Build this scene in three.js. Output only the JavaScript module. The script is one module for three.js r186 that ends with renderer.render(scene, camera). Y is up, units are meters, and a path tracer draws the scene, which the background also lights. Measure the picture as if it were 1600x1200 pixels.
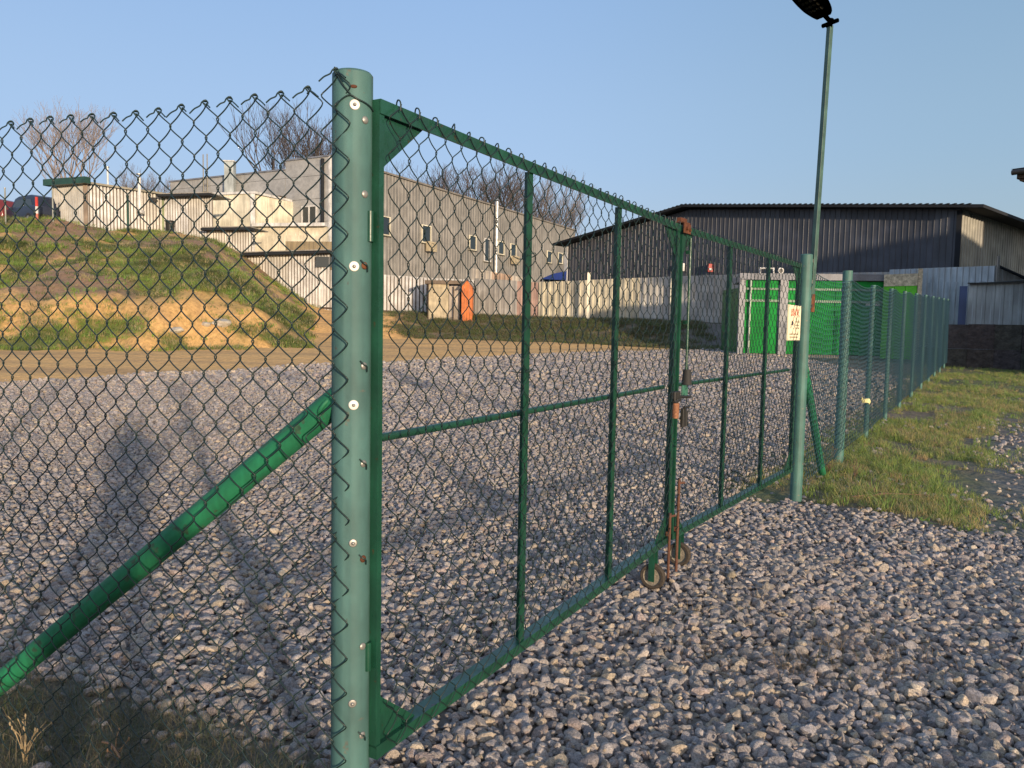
import * as THREE from 'three';
import { mergeGeometries, toCreasedNormals } from 'three/addons/utils/BufferGeometryUtils.js';
import { MarchingCubes } from 'three/addons/objects/MarchingCubes.js';
import { RoundedBoxGeometry } from 'three/addons/geometries/RoundedBoxGeometry.js';

// ---------------------------------------------------------------- camera, sky, sun, exposure
const scene = new THREE.Scene();
const CAM_F = 1213.6, CAM_P = 0.0722, CAM_R = 0.0187, CAM_H = 1.5;      // focal length (px of 1600), pitch, roll, height
const camera = new THREE.PerspectiveCamera(2 * Math.atan(600 / CAM_F) * 180 / Math.PI, 4 / 3, 0.05, 1500);
camera.position.set(0, CAM_H, 0);
camera.rotation.order = 'YXZ';
camera.rotation.set(-CAM_P, 0, CAM_R);
const renderer = new THREE.WebGLRenderer({ antialias: true });
renderer.setSize(1024, 768);
renderer.toneMapping = THREE.LinearToneMapping;
renderer.toneMappingExposure = 1.3;
renderer.shadowMap.enabled = true;

// low evening sun behind the camera's right shoulder
const SUN_EL = 7.0 * Math.PI / 180;
const SUN_DIR = new THREE.Vector3(0.428 * Math.cos(SUN_EL), Math.sin(SUN_EL), 0.904 * Math.cos(SUN_EL)).normalize();
{
  const W = 512, H = 256, data = new Float32Array(W * H * 4), v = new THREE.Vector3();
  const mix = (a, b, t) => a.map((q, i) => q + (b[i] - q) * t);
  const sm = (a, b, x) => { const t = Math.min(1, Math.max(0, (x - a) / (b - a))); return t * t * (3 - 2 * t); };
  for (let j = 0; j < H; j++) for (let i = 0; i < W; i++) {
    const ph = ((i + .5) / W - .5) * 2 * Math.PI, el = ((j + .5) / H - .5) * Math.PI;
    v.set(Math.cos(el) * Math.cos(ph), Math.sin(el), Math.cos(el) * Math.sin(ph));
    const e = Math.max(0, el) * 180 / Math.PI;
    let c = mix([.40, .475, .54], [.305, .44, .635], sm(0, 13, e));
    c = mix(c, [.225, .36, .585], sm(9, 26, e));
    c = mix(c, [.15, .26, .45], sm(30, 90, e));
    const side = v.x / Math.max(.05, Math.cos(el));                    // darker and less blue towards the right of the view
    const kr = 1.04 - .17 * sm(-.1, .62, side); c = [c[0] * (kr - .03 * sm(-.1, .62, side)), c[1] * kr, c[2] * (kr - .07 * sm(-.1, .62, side))];
    const s = v.dot(SUN_DIR), g = Math.pow(Math.max(0, s * .5 + .5), 5), g2 = Math.pow(Math.max(0, s), 24);
    c = [c[0] + .58 * g + 1.2 * g2, c[1] + .42 * g + .8 * g2, c[2] + .25 * g + .4 * g2];
    if (el < 0) c = mix(c, [.13, .11, .09], sm(0, -4, el * 180 / Math.PI) || (el < -.07 ? 1 : 0));
    data.set([c[0], c[1], c[2], 1], (j * W + i) * 4);
  }
  const sky = new THREE.DataTexture(data, W, H, THREE.RGBAFormat, THREE.FloatType);
  sky.mapping = THREE.EquirectangularReflectionMapping; sky.magFilter = sky.minFilter = THREE.LinearFilter; sky.wrapS = THREE.RepeatWrapping; sky.needsUpdate = true;
  scene.background = sky; scene.environment = sky;
}
const sun = new THREE.DirectionalLight(new THREE.Color().setRGB(1, .79, .56), 4.3);
sun.target.position.set(0, 0, -20);
sun.position.copy(SUN_DIR).multiplyScalar(120).add(sun.target.position);
sun.castShadow = true; sun.shadow.radius = 3; sun.shadow.mapSize.set(4096, 4096);
Object.assign(sun.shadow.camera, { left: -45, right: 45, top: 30, bottom: -30, near: 1, far: 320 });
scene.add(sun, sun.target);

// ---------------------------------------------------------------- helpers
function rng(seed) { let s = seed >>> 0; return () => { s = (s + 0x6D2B79F5) | 0; let t = Math.imul(s ^ (s >>> 15), 1 | s); t = (t + Math.imul(t ^ (t >>> 7), 61 | t)) ^ t; return ((t ^ (t >>> 14)) >>> 0) / 4294967296; }; }
const lerp = (a, b, t) => a + (b - a) * t, clamp = (x, a = 0, b = 1) => Math.min(b, Math.max(a, x));
const ss = (a, b, x) => { const t = clamp((x - a) / (b - a)); return t * t * (3 - 2 * t); };
function hash(i, j, k) { let h = Math.imul(i, 374761393) ^ Math.imul(j, 668265263) ^ Math.imul(k + 11, 1274126177); h = Math.imul(h ^ (h >>> 13), 1274126177); return ((h ^ (h >>> 16)) >>> 0) / 4294967296; }
function vnoise(x, y, k = 0, per = 0) {
  const i = Math.floor(x), j = Math.floor(y), u = x - i, v = y - j, w = n => per ? ((n % per) + per) % per : n;
  const a = u * u * (3 - 2 * u), b = v * v * (3 - 2 * v);
  return lerp(lerp(hash(w(i), w(j), k), hash(w(i + 1), w(j), k), a), lerp(hash(w(i), w(j + 1), k), hash(w(i + 1), w(j + 1), k), a), b);
}
const fbm = (x, y, k = 0, o = 4) => { let s = 0, a = .5, n = 0; for (let q = 0; q < o; q++) { s += a * vnoise(x, y, k + q * 7); n += a; a *= .5; x *= 2.03; y *= 2.03; } return s / n; };
// a pixel of the 1600 x 1200 photograph at a depth (metres ahead) as a point of the place
function at(px, py, d) {
  const x = px - 800, y = py - 600, c = Math.cos(CAM_R), s = Math.sin(CAM_R);
  const u = (x * c + y * s) / CAM_F, w = -(-x * s + y * c) / CAM_F;
  const cy = w * Math.cos(CAM_P) - Math.sin(CAM_P), cd = Math.cos(CAM_P) + w * Math.sin(CAM_P);
  return { x: u / cd * d, y: CAM_H + cy / cd * d, d };
}
const V = (x, y, d) => new THREE.Vector3(x, y, -d);
const taken = new Map();
function numbered(n) { const k = taken.get(n) || 0; taken.set(n, k + 1); return k ? `${n}_${String(k).padStart(3, '0')}` : n; }
function tag(o, label, category, group, kind) { if (label) o.userData.label = label; if (category) o.userData.category = category; if (group) o.userData.group = group; if (kind) o.userData.kind = kind; return o; }
function thing(name, label, category, pos = [0, 0, 0], turn = 0, group) {
  const o = new THREE.Group(); o.name = numbered(name); o.position.set(pos[0], pos[1], pos[2]); o.rotation.y = turn; scene.add(o);
  return tag(o, label, category, group);
}
// box-projected uv in metres
function metreUV(g) {
  const p = g.attributes.position, n = g.attributes.normal, uv = new Float32Array(p.count * 2);
  for (let i = 0; i < p.count; i++) {
    const ax = Math.abs(n.getX(i)), ay = Math.abs(n.getY(i)), az = Math.abs(n.getZ(i));
    if (ay >= ax && ay >= az) { uv[2 * i] = p.getX(i); uv[2 * i + 1] = p.getZ(i); }
    else if (ax >= az) { uv[2 * i] = p.getZ(i); uv[2 * i + 1] = p.getY(i); }
    else { uv[2 * i] = p.getX(i); uv[2 * i + 1] = p.getY(i); }
  }
  g.setAttribute('uv', new THREE.BufferAttribute(uv, 2)); return g;
}
function prep(g) { g = g.index ? g.toNonIndexed() : g; for (const k of Object.keys(g.attributes)) if (!['position', 'normal', 'uv'].includes(k)) g.deleteAttribute(k); if (!g.attributes.normal) g.computeVertexNormals(); return metreUV(g); }
function part(name, geoms, m, parent = scene, keepUV = false) {
  geoms = Array.isArray(geoms) ? geoms : [geoms];
  const g = keepUV ? geoms[0] : (geoms.length > 1 ? mergeGeometries(geoms.map(prep)) : prep(geoms[0]));
  const o = new THREE.Mesh(g, m); o.name = parent === scene ? numbered(name) : name; o.castShadow = o.receiveShadow = true; parent.add(o); return o;
}
const box = (w, h, d, x = 0, y = 0, z = 0, bev = 0) => { const g = bev ? new RoundedBoxGeometry(w, h, d, 1, Math.min(bev, w / 2.1, h / 2.1, d / 2.1)) : new THREE.BoxGeometry(w, h, d); g.translate(x, y, z); return g; };
function rod(a, b, r0, r1 = r0, seg = 10, open = false) {
  const L = a.distanceTo(b), g = new THREE.CylinderGeometry(r1, r0, L, seg, 1, open);
  g.applyQuaternion(new THREE.Quaternion().setFromUnitVectors(new THREE.Vector3(0, 1, 0), b.clone().sub(a).normalize()));
  g.translate((a.x + b.x) / 2, (a.y + b.y) / 2, (a.z + b.z) / 2); return g;
}
function tube(pts, r, seg = 5, closed = false, k = 4) { return new THREE.TubeGeometry(new THREE.CatmullRomCurve3(pts, closed), Math.max(2, (pts.length - 1) * k), r, seg, closed); }
// L-shaped rolled steel section along local x: flanges a (down, in the face) and b (inwards)
function angleBar(L, a, b, t = 4) {
  const s = new THREE.Shape(); t /= 1000;
  s.moveTo(0, 0); s.lineTo(b, 0); s.lineTo(b, -t); s.lineTo(t * 1.6, -t); s.lineTo(t, -t * 1.6); s.lineTo(t, -a); s.lineTo(0, -a); s.lineTo(0, 0);
  const g = new THREE.ExtrudeGeometry(s, { depth: L, bevelEnabled: false }); g.rotateY(Math.PI / 2); return g;   // section x -> -z (inwards), extrusion -> +x
}

// ---------------------------------------------------------------- textures and materials
function tex(size, fn, srgb = true, rep = 1) {
  const d = new Uint8Array(size * size * 4);
  for (let j = 0; j < size; j++) for (let i = 0; i < size; i++) { const c = fn(i / size, j / size); d.set([clamp(c[0]) * 255, clamp(c[1]) * 255, clamp(c[2]) * 255, 255], (j * size + i) * 4); }
  const t = new THREE.DataTexture(d, size, size); t.wrapS = t.wrapT = THREE.RepeatWrapping; t.magFilter = THREE.LinearFilter; t.minFilter = THREE.LinearMipmapLinearFilter; t.generateMipmaps = true;
  if (srgb) t.colorSpace = THREE.SRGBColorSpace; t.repeat.set(rep, rep); t.needsUpdate = true; return t;
}
const pn = (u, v, f, k, o = 4) => { let s = 0, a = .5, n = 0; for (let q = 0; q < o; q++) { s += a * vnoise(u * f, v * f, k + q, f); n += a; a *= .55; f *= 2; } return s / n; };
const rep = (t, r, r2 = r) => { const c = t.clone(); c.repeat.set(r, r2); c.needsUpdate = true; return c; };
const tMottle = tex(512, (u, v) => { const n = .8 + .36 * (pn(u, v, 5, 1, 6) - .5) + .12 * (pn(u, v, 64, 40, 2) - .5); return [n, n, n * .99]; });
const tStreak = tex(512, (u, v) => { const a = pn(u, v * .12 + .0, 40, 3, 3), b = pn(u, v, 6, 9, 5); const n = .86 + .22 * (a - .5) + .3 * (b - .5); return [n, n * .99, n * .97]; });
const tGrit = tex(512, (u, v) => { const n = .82 + .5 * (pn(u, v, 24, 5, 5) - .5) + .2 * (pn(u, v, 128, 70, 1) - .5); return [n, n * .985, n * .96]; });
const tSoil = tex(512, (u, v) => { const n = .93 + .34 * (pn(u, v, 24, 5, 5) - .5) + .14 * (pn(u, v, 128, 70, 1) - .5); return [n, n * .99, n * .97]; });
const bGrit = tex(512, (u, v) => { const n = pn(u, v, 16, 5, 6); return [n, n, n]; }, false);
const rNoise = tex(256, (u, v) => { const n = .55 + .7 * (pn(u, v, 6, 21, 5) - .5); return [n, n, n]; }, false);
const tRust = tex(512, (u, v) => { const n = pn(u, v, 8, 33, 6), q = pn(u, v, 40, 50, 3); return [.42 + .4 * (n - .4), .26 + .3 * (n - .45) + .1 * (q - .5), .16 + .2 * (n - .5)]; });
// enamel with chips, scratches and rust runs
function paintTex(rgb, k, chip, amount) {
  return tex(512, (u, v) => {
    const n = .92 + .32 * (pn(u, v, 6, k, 5) - .5) + .14 * (pn(u, v * .2, 60, k + 30, 2) - .5), c = pn(u, v, 22, k + 60, 5), e = ss(amount, amount + .035, c);
    return rgb.map((q, i) => lerp(q * n, chip[i] * (.7 + .6 * pn(u, v, 50, k + 90, 2)), e));
  });
}
const mat = (rgb, o = {}) => new THREE.MeshStandardMaterial({ color: new THREE.Color().setRGB(...rgb), roughness: .6, metalness: 0, ...o });
const M = {};
M.post = mat([1, 1, 1], { map: rep(paintTex([.275, .42, .405], 101, [.31, .34, .31], .77), 1.1), roughness: .68, bumpMap: rep(bGrit, 3), bumpScale: .0007 });
M.gate = mat([1, 1, 1], { map: rep(paintTex([.105, .285, .215], 131, [.20, .20, .13], .755), 1.6), roughness: .62, roughnessMap: rep(rNoise, 3), bumpMap: rep(bGrit, 4), bumpScale: .0008 });
M.brace = mat([1, 1, 1], { map: rep(paintTex([.12, .47, .32], 161, [.20, .33, .24], .66), 1.5), roughness: .66, bumpMap: rep(bGrit, 3), bumpScale: .0006 });
M.fencePost = mat([1, 1, 1], { map: rep(paintTex([.28, .45, .42], 191, [.36, .38, .34], .76), 1.3), roughness: .62 });
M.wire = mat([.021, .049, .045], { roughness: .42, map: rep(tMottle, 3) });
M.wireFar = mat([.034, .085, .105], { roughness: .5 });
M.rust = mat([.62, .56, .52], { map: rep(tRust, 4), roughness: .8, bumpMap: rep(bGrit, 8), bumpScale: .001 });
M.rustDark = mat([.15, .065, .04], { roughness: .85, map: rep(tGrit, 5) });
M.rustOrange = mat([.36, .155, .075], { map: rep(tGrit, 5), roughness: .7 });
M.darkMetal = mat([.035, .032, .03], { roughness: .5, map: rep(tMottle, 4) });
M.rubber = mat([.02, .02, .02], { roughness: .75 });
M.zinc = mat([.5, .48, .45], { metalness: .55, roughness: .42, map: rep(tMottle, 9) });
M.washer = mat([.66, .63, .55], { roughness: .32 });
M.soil = mat([1, 1, 1], { vertexColors: true, roughness: .95, map: rep(tSoil, .45), bumpMap: rep(bGrit, .8), bumpScale: .025 });
M.white = mat([.74, .74, .75], { roughness: .5, map: rep(tStreak, .5) });
M.clad = mat([.27, .262, .255], { roughness: .5, metalness: .1, map: rep(tStreak, .12) });
M.facade = mat([.50, .49, .48], { roughness: .55, map: rep(tMottle, .12) });
M.cream = mat([.82, .78, .64], { roughness: .6, map: rep(tStreak, .3) });  // on the annex walls this stands in for sunlight on the hall front
M.dark = mat([.068, .075, .098], { roughness: .42, metalness: .1, map: rep(tStreak, .15) });
M.roofDark = mat([.016, .02, .028], { roughness: .95, map: rep(tMottle, .3) });
M.trim = mat([.34, .31, .24], { roughness: .5, map: rep(tMottle, .5) });
M.glass = mat([.02, .028, .035], { roughness: .08, metalness: 0 });
M.greenRoof = mat([.025, .085, .06], { roughness: .45, map: rep(tMottle, .6) });
M.greenPanel = mat([.006, .32, .045], { roughness: .9, map: rep(tMottle, .4) });
M.greenBright = mat([.17, .70, .04], { roughness: .8, map: rep(tMottle, .4) });
M.steelGrey = mat([.25, .26, .30], { roughness: .5, map: rep(tMottle, .6) });
M.concrete = mat([.28, .265, .24], { roughness: .9, map: rep(tGrit, .5), bumpMap: rep(bGrit, 1), bumpScale: .01 });
M.concreteDark = mat([.085, .078, .07], { roughness: .95, map: rep(tGrit, .35), bumpMap: rep(bGrit, .6), bumpScale: .03 });
M.tan = mat([.78, .66, .47], { roughness: .8, map: rep(tGrit, .6) });
M.orange = mat([.78, .19, .025], { roughness: .5, map: rep(tMottle, .8) });
M.beige = mat([.55, .47, .33], { roughness: .6, map: rep(tStreak, .7) });
M.blue = mat([.008, .035, .22], { roughness: .9, map: rep(tMottle, .7) });
M.steelBlue = mat([.58, .64, .70], { roughness: .42, metalness: .1, map: rep(tStreak, .3) });
M.sheetGrey = mat([.42, .47, .49], { roughness: .55, map: rep(tStreak, .3) });
M.ribBack = mat([.13, .105, .085], { roughness: .8 });
M.wood = mat([.10, .07, .05], { roughness: .8, map: rep(tStreak, 1) });
M.bark = mat([.17, .145, .135], { roughness: .9 });
M.barkDark = mat([.085, .068, .062], { roughness: .9 });
const plain = rgb => mat(rgb, { roughness: .55, map: rep(tStreak, .3) });

// ---------------------------------------------------------------- terrain
const sp = x => Math.log1p(Math.exp(-Math.abs(x))) + Math.max(x, 0);
const WALL = [[-40, 45, 3], [-10.1, 41, 2.24], [1.9, 38, 1.98], [9, 33.3, 1.84], [14, 29.5, 1.2], [17, 25.4, .95], [40, 20, .8]];
function wallAt(x) { let i = 0; while (i < WALL.length - 2 && x > WALL[i + 1][0]) i++; const a = WALL[i], b = WALL[i + 1], t = clamp((x - a[0]) / (b[0] - a[0])); return [lerp(a[1], b[1], t), lerp(a[2], b[2], t)]; }
function hillMask(x, d) { const k = clamp((d - 27) / 13, -.15, 1); return ss(lerp(-6.8, -9.5, k), lerp(-9.2, -16.5, k), x); }
const hillFoot = x => lerp(23.9, 26.9, ss(-12, -8, x)) + .5 * Math.sin(x * .9) + .3 * Math.sin(x * 2.3);
function hillHeight(q, x) { const crest = lerp(5.75, 6.65, ss(-15, -27, x)); if (q < 0) return 0; if (q < 2.4) return .62 + 1.65 * Math.pow(ss(-.5, 2.5, q), .9); return lerp(2.27, crest, Math.pow(clamp((q - 2.4) / 13.2), .92)) + .25 * ss(16, 40, q); }
function ground(x, d, fine = true) {
  let y = .035 * (d < 33 ? sp(d - 7) : sp(26) + (1 - Math.exp(-(d - 33) / 4)) * 3);
  const [wd, wb] = wallAt(x), t = wd - d, wide = lerp(9, 4.5, ss(-8, -3, x));
  y = lerp(y, wb, ss(wide, .6, t));
  const m = hillMask(x, d);
  if (m > 0) { const q = d - hillFoot(x); y = lerp(y, Math.max(y, hillHeight(q, x)), m); if (fine && q > 0) y += m * ss(0, 1.5, q) * (.38 * (fbm(x * .5, d * .5, 3) - .5) + .26 * (fbm(x * 1.9, d * 1.9, 8) - .5)); }
  if (d > 60) y = lerp(y, 3, ss(60, 160, d));
  if (fine) y += .05 * (fbm(x * .45, d * .45, 15, 3) - .5) * ss(1, 3, d) + .05 * (fbm(x * 1.3, d * 1.3, 19, 2) - .5);
  y += .06 * Math.exp(-((x - 1.05) ** 2 + (d - 4.6) ** 2) / 1.2);       // gravel heaped under the meeting leaves
  return y;
}
// the fence line to the right of the gate and the yard it closes
const E0 = new THREE.Vector2(-.3623, 2.0931), T1 = .5081, T2 = .5848, L1 = 2.6687, L2 = 2.7916;
const U1 = new THREE.Vector2(Math.sin(T1), Math.cos(T1)), U2 = new THREE.Vector2(Math.sin(T2), Math.cos(T2));
const MID = E0.clone().addScaledVector(U1, L1), HINGE2 = MID.clone().addScaledVector(U2, L2);
const RP = new THREE.Vector2(2.545, 6.83), RU = new THREE.Vector2(.535, .845).normalize();       // right gate post, direction of the far fence
const LP = new THREE.Vector2(-.437, 2.11), LU = new THREE.Vector2(-.929, .370).normalize(), LN = new THREE.Vector2(-.370, -.929).normalize();
const sideR = (x, d) => (x - RP.x) * RU.y - (d - RP.y) * RU.x;             // > 0 outside, on the lane's side
const alongR = (x, d) => (x - RP.x) * RU.x + (d - RP.y) * RU.y;
function gravelAt(x, d) {                                                 // 0..1 cover
  const w = .8 * (fbm(x * .6, d * .6, 44, 3) - .5);
  let c = 1;
  const far = d - (x < .6 ? 25 + (x - .6) * 1.0 : 25 + Math.min(4, (x - .6) * .7));   // the far edge of the yard's stone
  c *= ss(.7, -.7, far + w * 1.4);
  const a = alongR(x, d), s = sideR(x, d);
  if (s > -.1 && a > -3) {                                               // the lane: stone in front, grass beyond
    const edge = (d - 6.55) + (x - 2.6) * .95;
    let lane = ss(.35, -.25, edge + w * 1.1);
    const track = Math.abs(s - 1.72 - .10 * Math.sin(a * .7)); lane = Math.max(lane, 0.07 * ss(.40, .14, track + w * .4) * ss(8.5, 5.5, a));
    c *= Math.max(lane, 0.10 * ss(.5, .6, fbm(x * 1.4, d * 1.4, 91, 3)) * ss(8, 3, a));
  } else if (a > -.3) c *= ss(.1, 1.3, -s + w * .8);                      // bare strip along the inside of the fence
  const lf = (x - LP.x) * LN.x + (d - LP.y) * LN.y;                       // weeds along the left fence
  const la = (x - LP.x) * LU.x + (d - LP.y) * LU.y;
  if (la > -.1) c *= 1 - .96 * ss(.12, -.08, Math.abs(lf - .25) - .55 - .03 * la + w * .34) * ss(-.06, .14, la + w * .1);
  return c;
}

function col(x, d, y) {                                                  // base colours of the bare ground
  const n = fbm(x * .7, d * .7, 61), n2 = fbm(x * 2.6, d * 2.6, 71), sandC = [.60, .365, .14], trackC = [.82, .47, .17], soil = [.16, .125, .09], grass = [.10, .13, .035], brown = [.27, .17, .105], dust = [.15, .135, .125];
  const mix = (a, b, t) => a.map((q, i) => lerp(q, b[i], t));
  let c = dust;
  const [wd] = wallAt(x), m = hillMask(x, d), q = d - hillFoot(x);
  const farEdge = d - (x < .6 ? 25 + (x - .6) * 1.0 : 25 + Math.min(4, (x - .6) * .7));
  if (sideR(x, d) > -.8 && alongR(x, d) > -2) { c = mix(soil, grass, ss(.4, .62, n) * .7); c = mix(c, [.15, .145, .15], ss(.5, .2, Math.abs(sideR(x, d) - 1.72)) * ss(9, 6, alongR(x, d)) * .8); }
  else if (farEdge > -.5) {
    c = mix(trackC, mix(trackC, brown, .42), ss(.46, .7, fbm(x * .22, d * 2.6, 77)));
    const berm = ss(5.2, 4.2, wd - d + (n - .5) * 1.6) * ss(-6.5, -4.5, x + (n2 - .5) * 2);
    c = mix(c, mix(mix(soil, grass, ss(.34, .56, n2)), brown, .5 * ss(.5, .7, n)), berm);
    if (x > 6) c = mix(c, dust, ss(6, 8, x));
  }
  if (m > .02 && q > -.4) {
    let h = sandC;
    const up = ss(2.0, 2.9, q + (n - .5) * 2.6 + (n2 - .5) * 1.0);
    h = mix(mix(sandC, brown, .35 * ss(.5, .8, n2)), mix(mix(grass, [.11, .125, .03], n2), brown, ss(.46, .58, fbm(x * .42 + 5, d * .6, 33) + .22 * ss(9, 15, q) * (n2 - .2))), up);
    h = mix(h, sandC, up * .85 * ss(.56, .64, fbm(x * .8, d * 1.1, 55)));
    const foot = ss(1.5, .5, q + (n2 - .5) * 1.4) * ss(.36, .46, n); h = mix(h, grass, foot);
    c = mix(c, h, ss(.02, .2, m));
  }
  if (d > 44) c = mix(soil, grass, .5);
  return c;
}
{
  const axis = (coarseA, a, b, step, coarseB) => { const r = [...coarseA]; for (let x = a; x < b + 1e-6; x += step) r.push(x); return [...r, ...coarseB]; };
  const xs = axis([-600, -300, -160, -90, -60, -45], -36, 24, .32, [28, 34, 45, 70, 120, 250, 600]);
  const ds = axis([-200, -80, -30, -12, -5], -2, 46, .28, [49, 53, 58, 65, 80, 110, 160, 300, 700]);
  const nx = xs.length, nd = ds.length, pos = new Float32Array(nx * nd * 3), cl = new Float32Array(nx * nd * 3), idx = { ground: [], dirt_track: [], embankment: [] };
  for (let j = 0; j < nd; j++) for (let i = 0; i < nx; i++) { const k = (j * nx + i) * 3, x = xs[i], d = ds[j], y = ground(x, d); pos.set([x, y, -d], k); cl.set(col(x, d, y), k); }
  for (let j = 0; j < nd - 1; j++) for (let i = 0; i < nx - 1; i++) {
    const a = j * nx + i, b = a + 1, c = a + nx, e = c + 1, x = (xs[i] + xs[i + 1]) / 2, d = (ds[j] + ds[j + 1]) / 2;
    const q = d - hillFoot(x), hill = hillMask(x, d) > .06 && q > -.3 && d < 60;
    const farEdge = d - (x < .6 ? 25 + (x - .6) : 25 + Math.min(4, (x - .6) * .7));
    const key = hill ? 'embankment' : (farEdge > 0 && x < 6.2 && d < wallAt(x)[0] - 4.6 + 3 * ss(-5, -7, x) ? 'dirt_track' : 'ground');
    idx[key].push(a, b, c, b, e, c);
  }
  for (const key of Object.keys(idx)) {
    const g = new THREE.BufferGeometry(); g.setAttribute('position', new THREE.BufferAttribute(pos.slice(), 3)); g.setAttribute('color', new THREE.BufferAttribute(cl.slice(), 3)); g.setIndex(idx[key]); g.computeVertexNormals();
    const uv = new Float32Array(nx * nd * 2); for (let k = 0; k < nx * nd; k++) { uv[2 * k] = pos[3 * k]; uv[2 * k + 1] = pos[3 * k + 2]; }
    g.setAttribute('uv', new THREE.BufferAttribute(uv, 2));
    // keep only this piece's vertices
    const gi = g.toNonIndexed(); const o = new THREE.Mesh(gi, M.soil); o.name = key; o.receiveShadow = o.castShadow = true; scene.add(o);
    tag(o, { ground: 'level yard and lane ground under the crushed stone and the grass', dirt_track: 'sandy ochre vehicle track behind the stone yard', embankment: 'grassy bank with a sandy cut face behind the left fence' }[key], null, null, 'structure');
  }
}

// ---------------------------------------------------------------- corrugated sheets
// a ribbed sheet from a to b (x, d); y0(t), y1(t) give its lower and upper edge
function sheetGeo(a, b, y0, y1, pitch, amp, thick = .006, round = false, own = null) {
  const L = Math.hypot(b[0] - a[0], b[1] - a[1]), ux = (b[0] - a[0]) / L, ud = (b[1] - a[1]) / L;
  let nx = ud, nd = -ux; if (nx * -(a[0] + b[0]) + nd * -(a[1] + b[1]) < 0) { nx = -nx; nd = -nd; }
  const n = Math.max(1, Math.round(L / pitch)), prof = own || (round ? [[0, 0], [.25, .72], [.5, 1], [.75, .72]] : (amp > .055 ? [[0, 0], [.34, 0], [.40, 1], [.94, 1]] : [[0, 0], [.52, 0], [.62, 1], [.9, 1]]));
  const pts = []; for (let i = 0; i < n; i++) for (const [f, h] of prof) pts.push([(i + f) / n, h]); pts.push([1, 0]);
  const P = [];
  const put = (t, o, y) => [a[0] + ux * L * t + nx * o, y, -(a[1] + ud * L * t + nd * o)];
  for (let i = 0; i < pts.length - 1; i++) {
    const [t, h] = pts[i], [t2, h2] = pts[i + 1], o = h * amp, o2 = h2 * amp;
    const A = put(t, o, y0(t)), B = put(t2, o2, y0(t2)), C = put(t2, o2, y1(t2)), D = put(t, o, y1(t));
    const A2 = put(t, o - thick, y0(t)), B2 = put(t2, o2 - thick, y0(t2)), C2 = put(t2, o2 - thick, y1(t2)), D2 = put(t, o - thick, y1(t));
    P.push(...A, ...B, ...C, ...A, ...C, ...D, ...B2, ...A2, ...D2, ...B2, ...D2, ...C2, ...D, ...C, ...C2, ...D, ...C2, ...D2);
  }
  const g = new THREE.BufferGeometry(); g.setAttribute('position', new THREE.BufferAttribute(new Float32Array(P), 3)); g.computeVertexNormals(); return g;
}
// a run of overlapping sheets, each its own part
function sheetRun(parent, a, b, y0, y1, o) {
  const L = Math.hypot(b[0] - a[0], b[1] - a[1]), n = Math.max(1, Math.round(L / o.width)), R = rng(o.seed || 5);
  for (let i = 0; i < n; i++) {
    const t0 = i / n, t1 = (i + 1) / n, p = t => [lerp(a[0], b[0], t), lerp(a[1], b[1], t)], dy = (R() - .5) * (o.jit || 0);
    const m = Array.isArray(o.mat) ? o.mat[Math.floor(R() * o.mat.length)] : o.mat;
    part(o.name || 'sheet', sheetGeo(p(t0), p(t1), t => y0(lerp(t0, t1, t)), t => y1(lerp(t0, t1, t)) + dy, o.pitch, o.amp, o.thick, o.round, o.prof), m, parent);
  }
}
// upright pale ribs with dark gaps, sheet by sheet
function ribRun(parent, a, b, y0, y1, o) {
  const L = Math.hypot(b[0] - a[0], b[1] - a[1]), n = Math.max(1, Math.round(L / 1.15)), R = rng(o.seed || 5), ux = (b[0] - a[0]) / L, ud = (b[1] - a[1]) / L, P = o.pitch || .16;
  let nx = ud, nd = -ux; if (nx * -(a[0] + b[0]) + nd * -(a[1] + b[1]) < 0) { nx = -nx; nd = -nd; }
  const m = Math.round(L / n / P), back = [];
  for (let i = 0; i < n; i++) {
    const ribs = [], dy = (R() - .5) * (o.jit || 0);
    for (let k = 0; k < m; k++) {
      const t = (i + (k + .5) / m) / n, w = L / n / m * (.60 + .06 * R()), g = new THREE.BoxGeometry(w, y1(t) + dy - y0(t), .05), x = a[0] + ux * L * t + nx * .03, d = a[1] + ud * L * t + nd * .03;
      g.rotateY(Math.atan2(ud, ux)); g.translate(x, (y1(t) + dy + y0(t)) / 2, -d); ribs.push(g);
    }
    part('sheet', ribs, o.mat[Math.floor(R() * o.mat.length)], parent);
    const t0 = i / n, t1 = (i + 1) / n, yy = Math.min(y1(t0), y1(t1)) - .03, yb = Math.min(y0(t0), y0(t1)); back.push(wallBox([a[0] + ux * L * t0 - nx * .02, a[1] + ud * L * t0 - nd * .02], [a[0] + ux * L * t1 - nx * .02, a[1] + ud * L * t1 - nd * .02], yb, yy, .03));
  }
  part('backing', back, M.ribBack, parent);
}
// a flat slab between points of a plan (x, d) from y0 to y1
function slab(plan, y0, y1) {
  const s = new THREE.Shape(plan.map(p => new THREE.Vector2(p[0], p[1]))), g = new THREE.ExtrudeGeometry(s, { depth: y1 - y0, bevelEnabled: false });
  g.rotateX(-Math.PI / 2); g.translate(0, y0, 0); return g;
}
// a thin box standing along a line (x, d)
function wallBox(a, b, y0, y1, t) {
  const L = Math.hypot(b[0] - a[0], b[1] - a[1]), g = new THREE.BoxGeometry(L, y1 - y0, t);
  g.rotateY(Math.atan2(b[1] - a[1], b[0] - a[0])); g.translate((a[0] + b[0]) / 2, (y0 + y1) / 2, -(a[1] + b[1]) / 2); return g;
}
const XD = p => [p.x, p.d];

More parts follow.
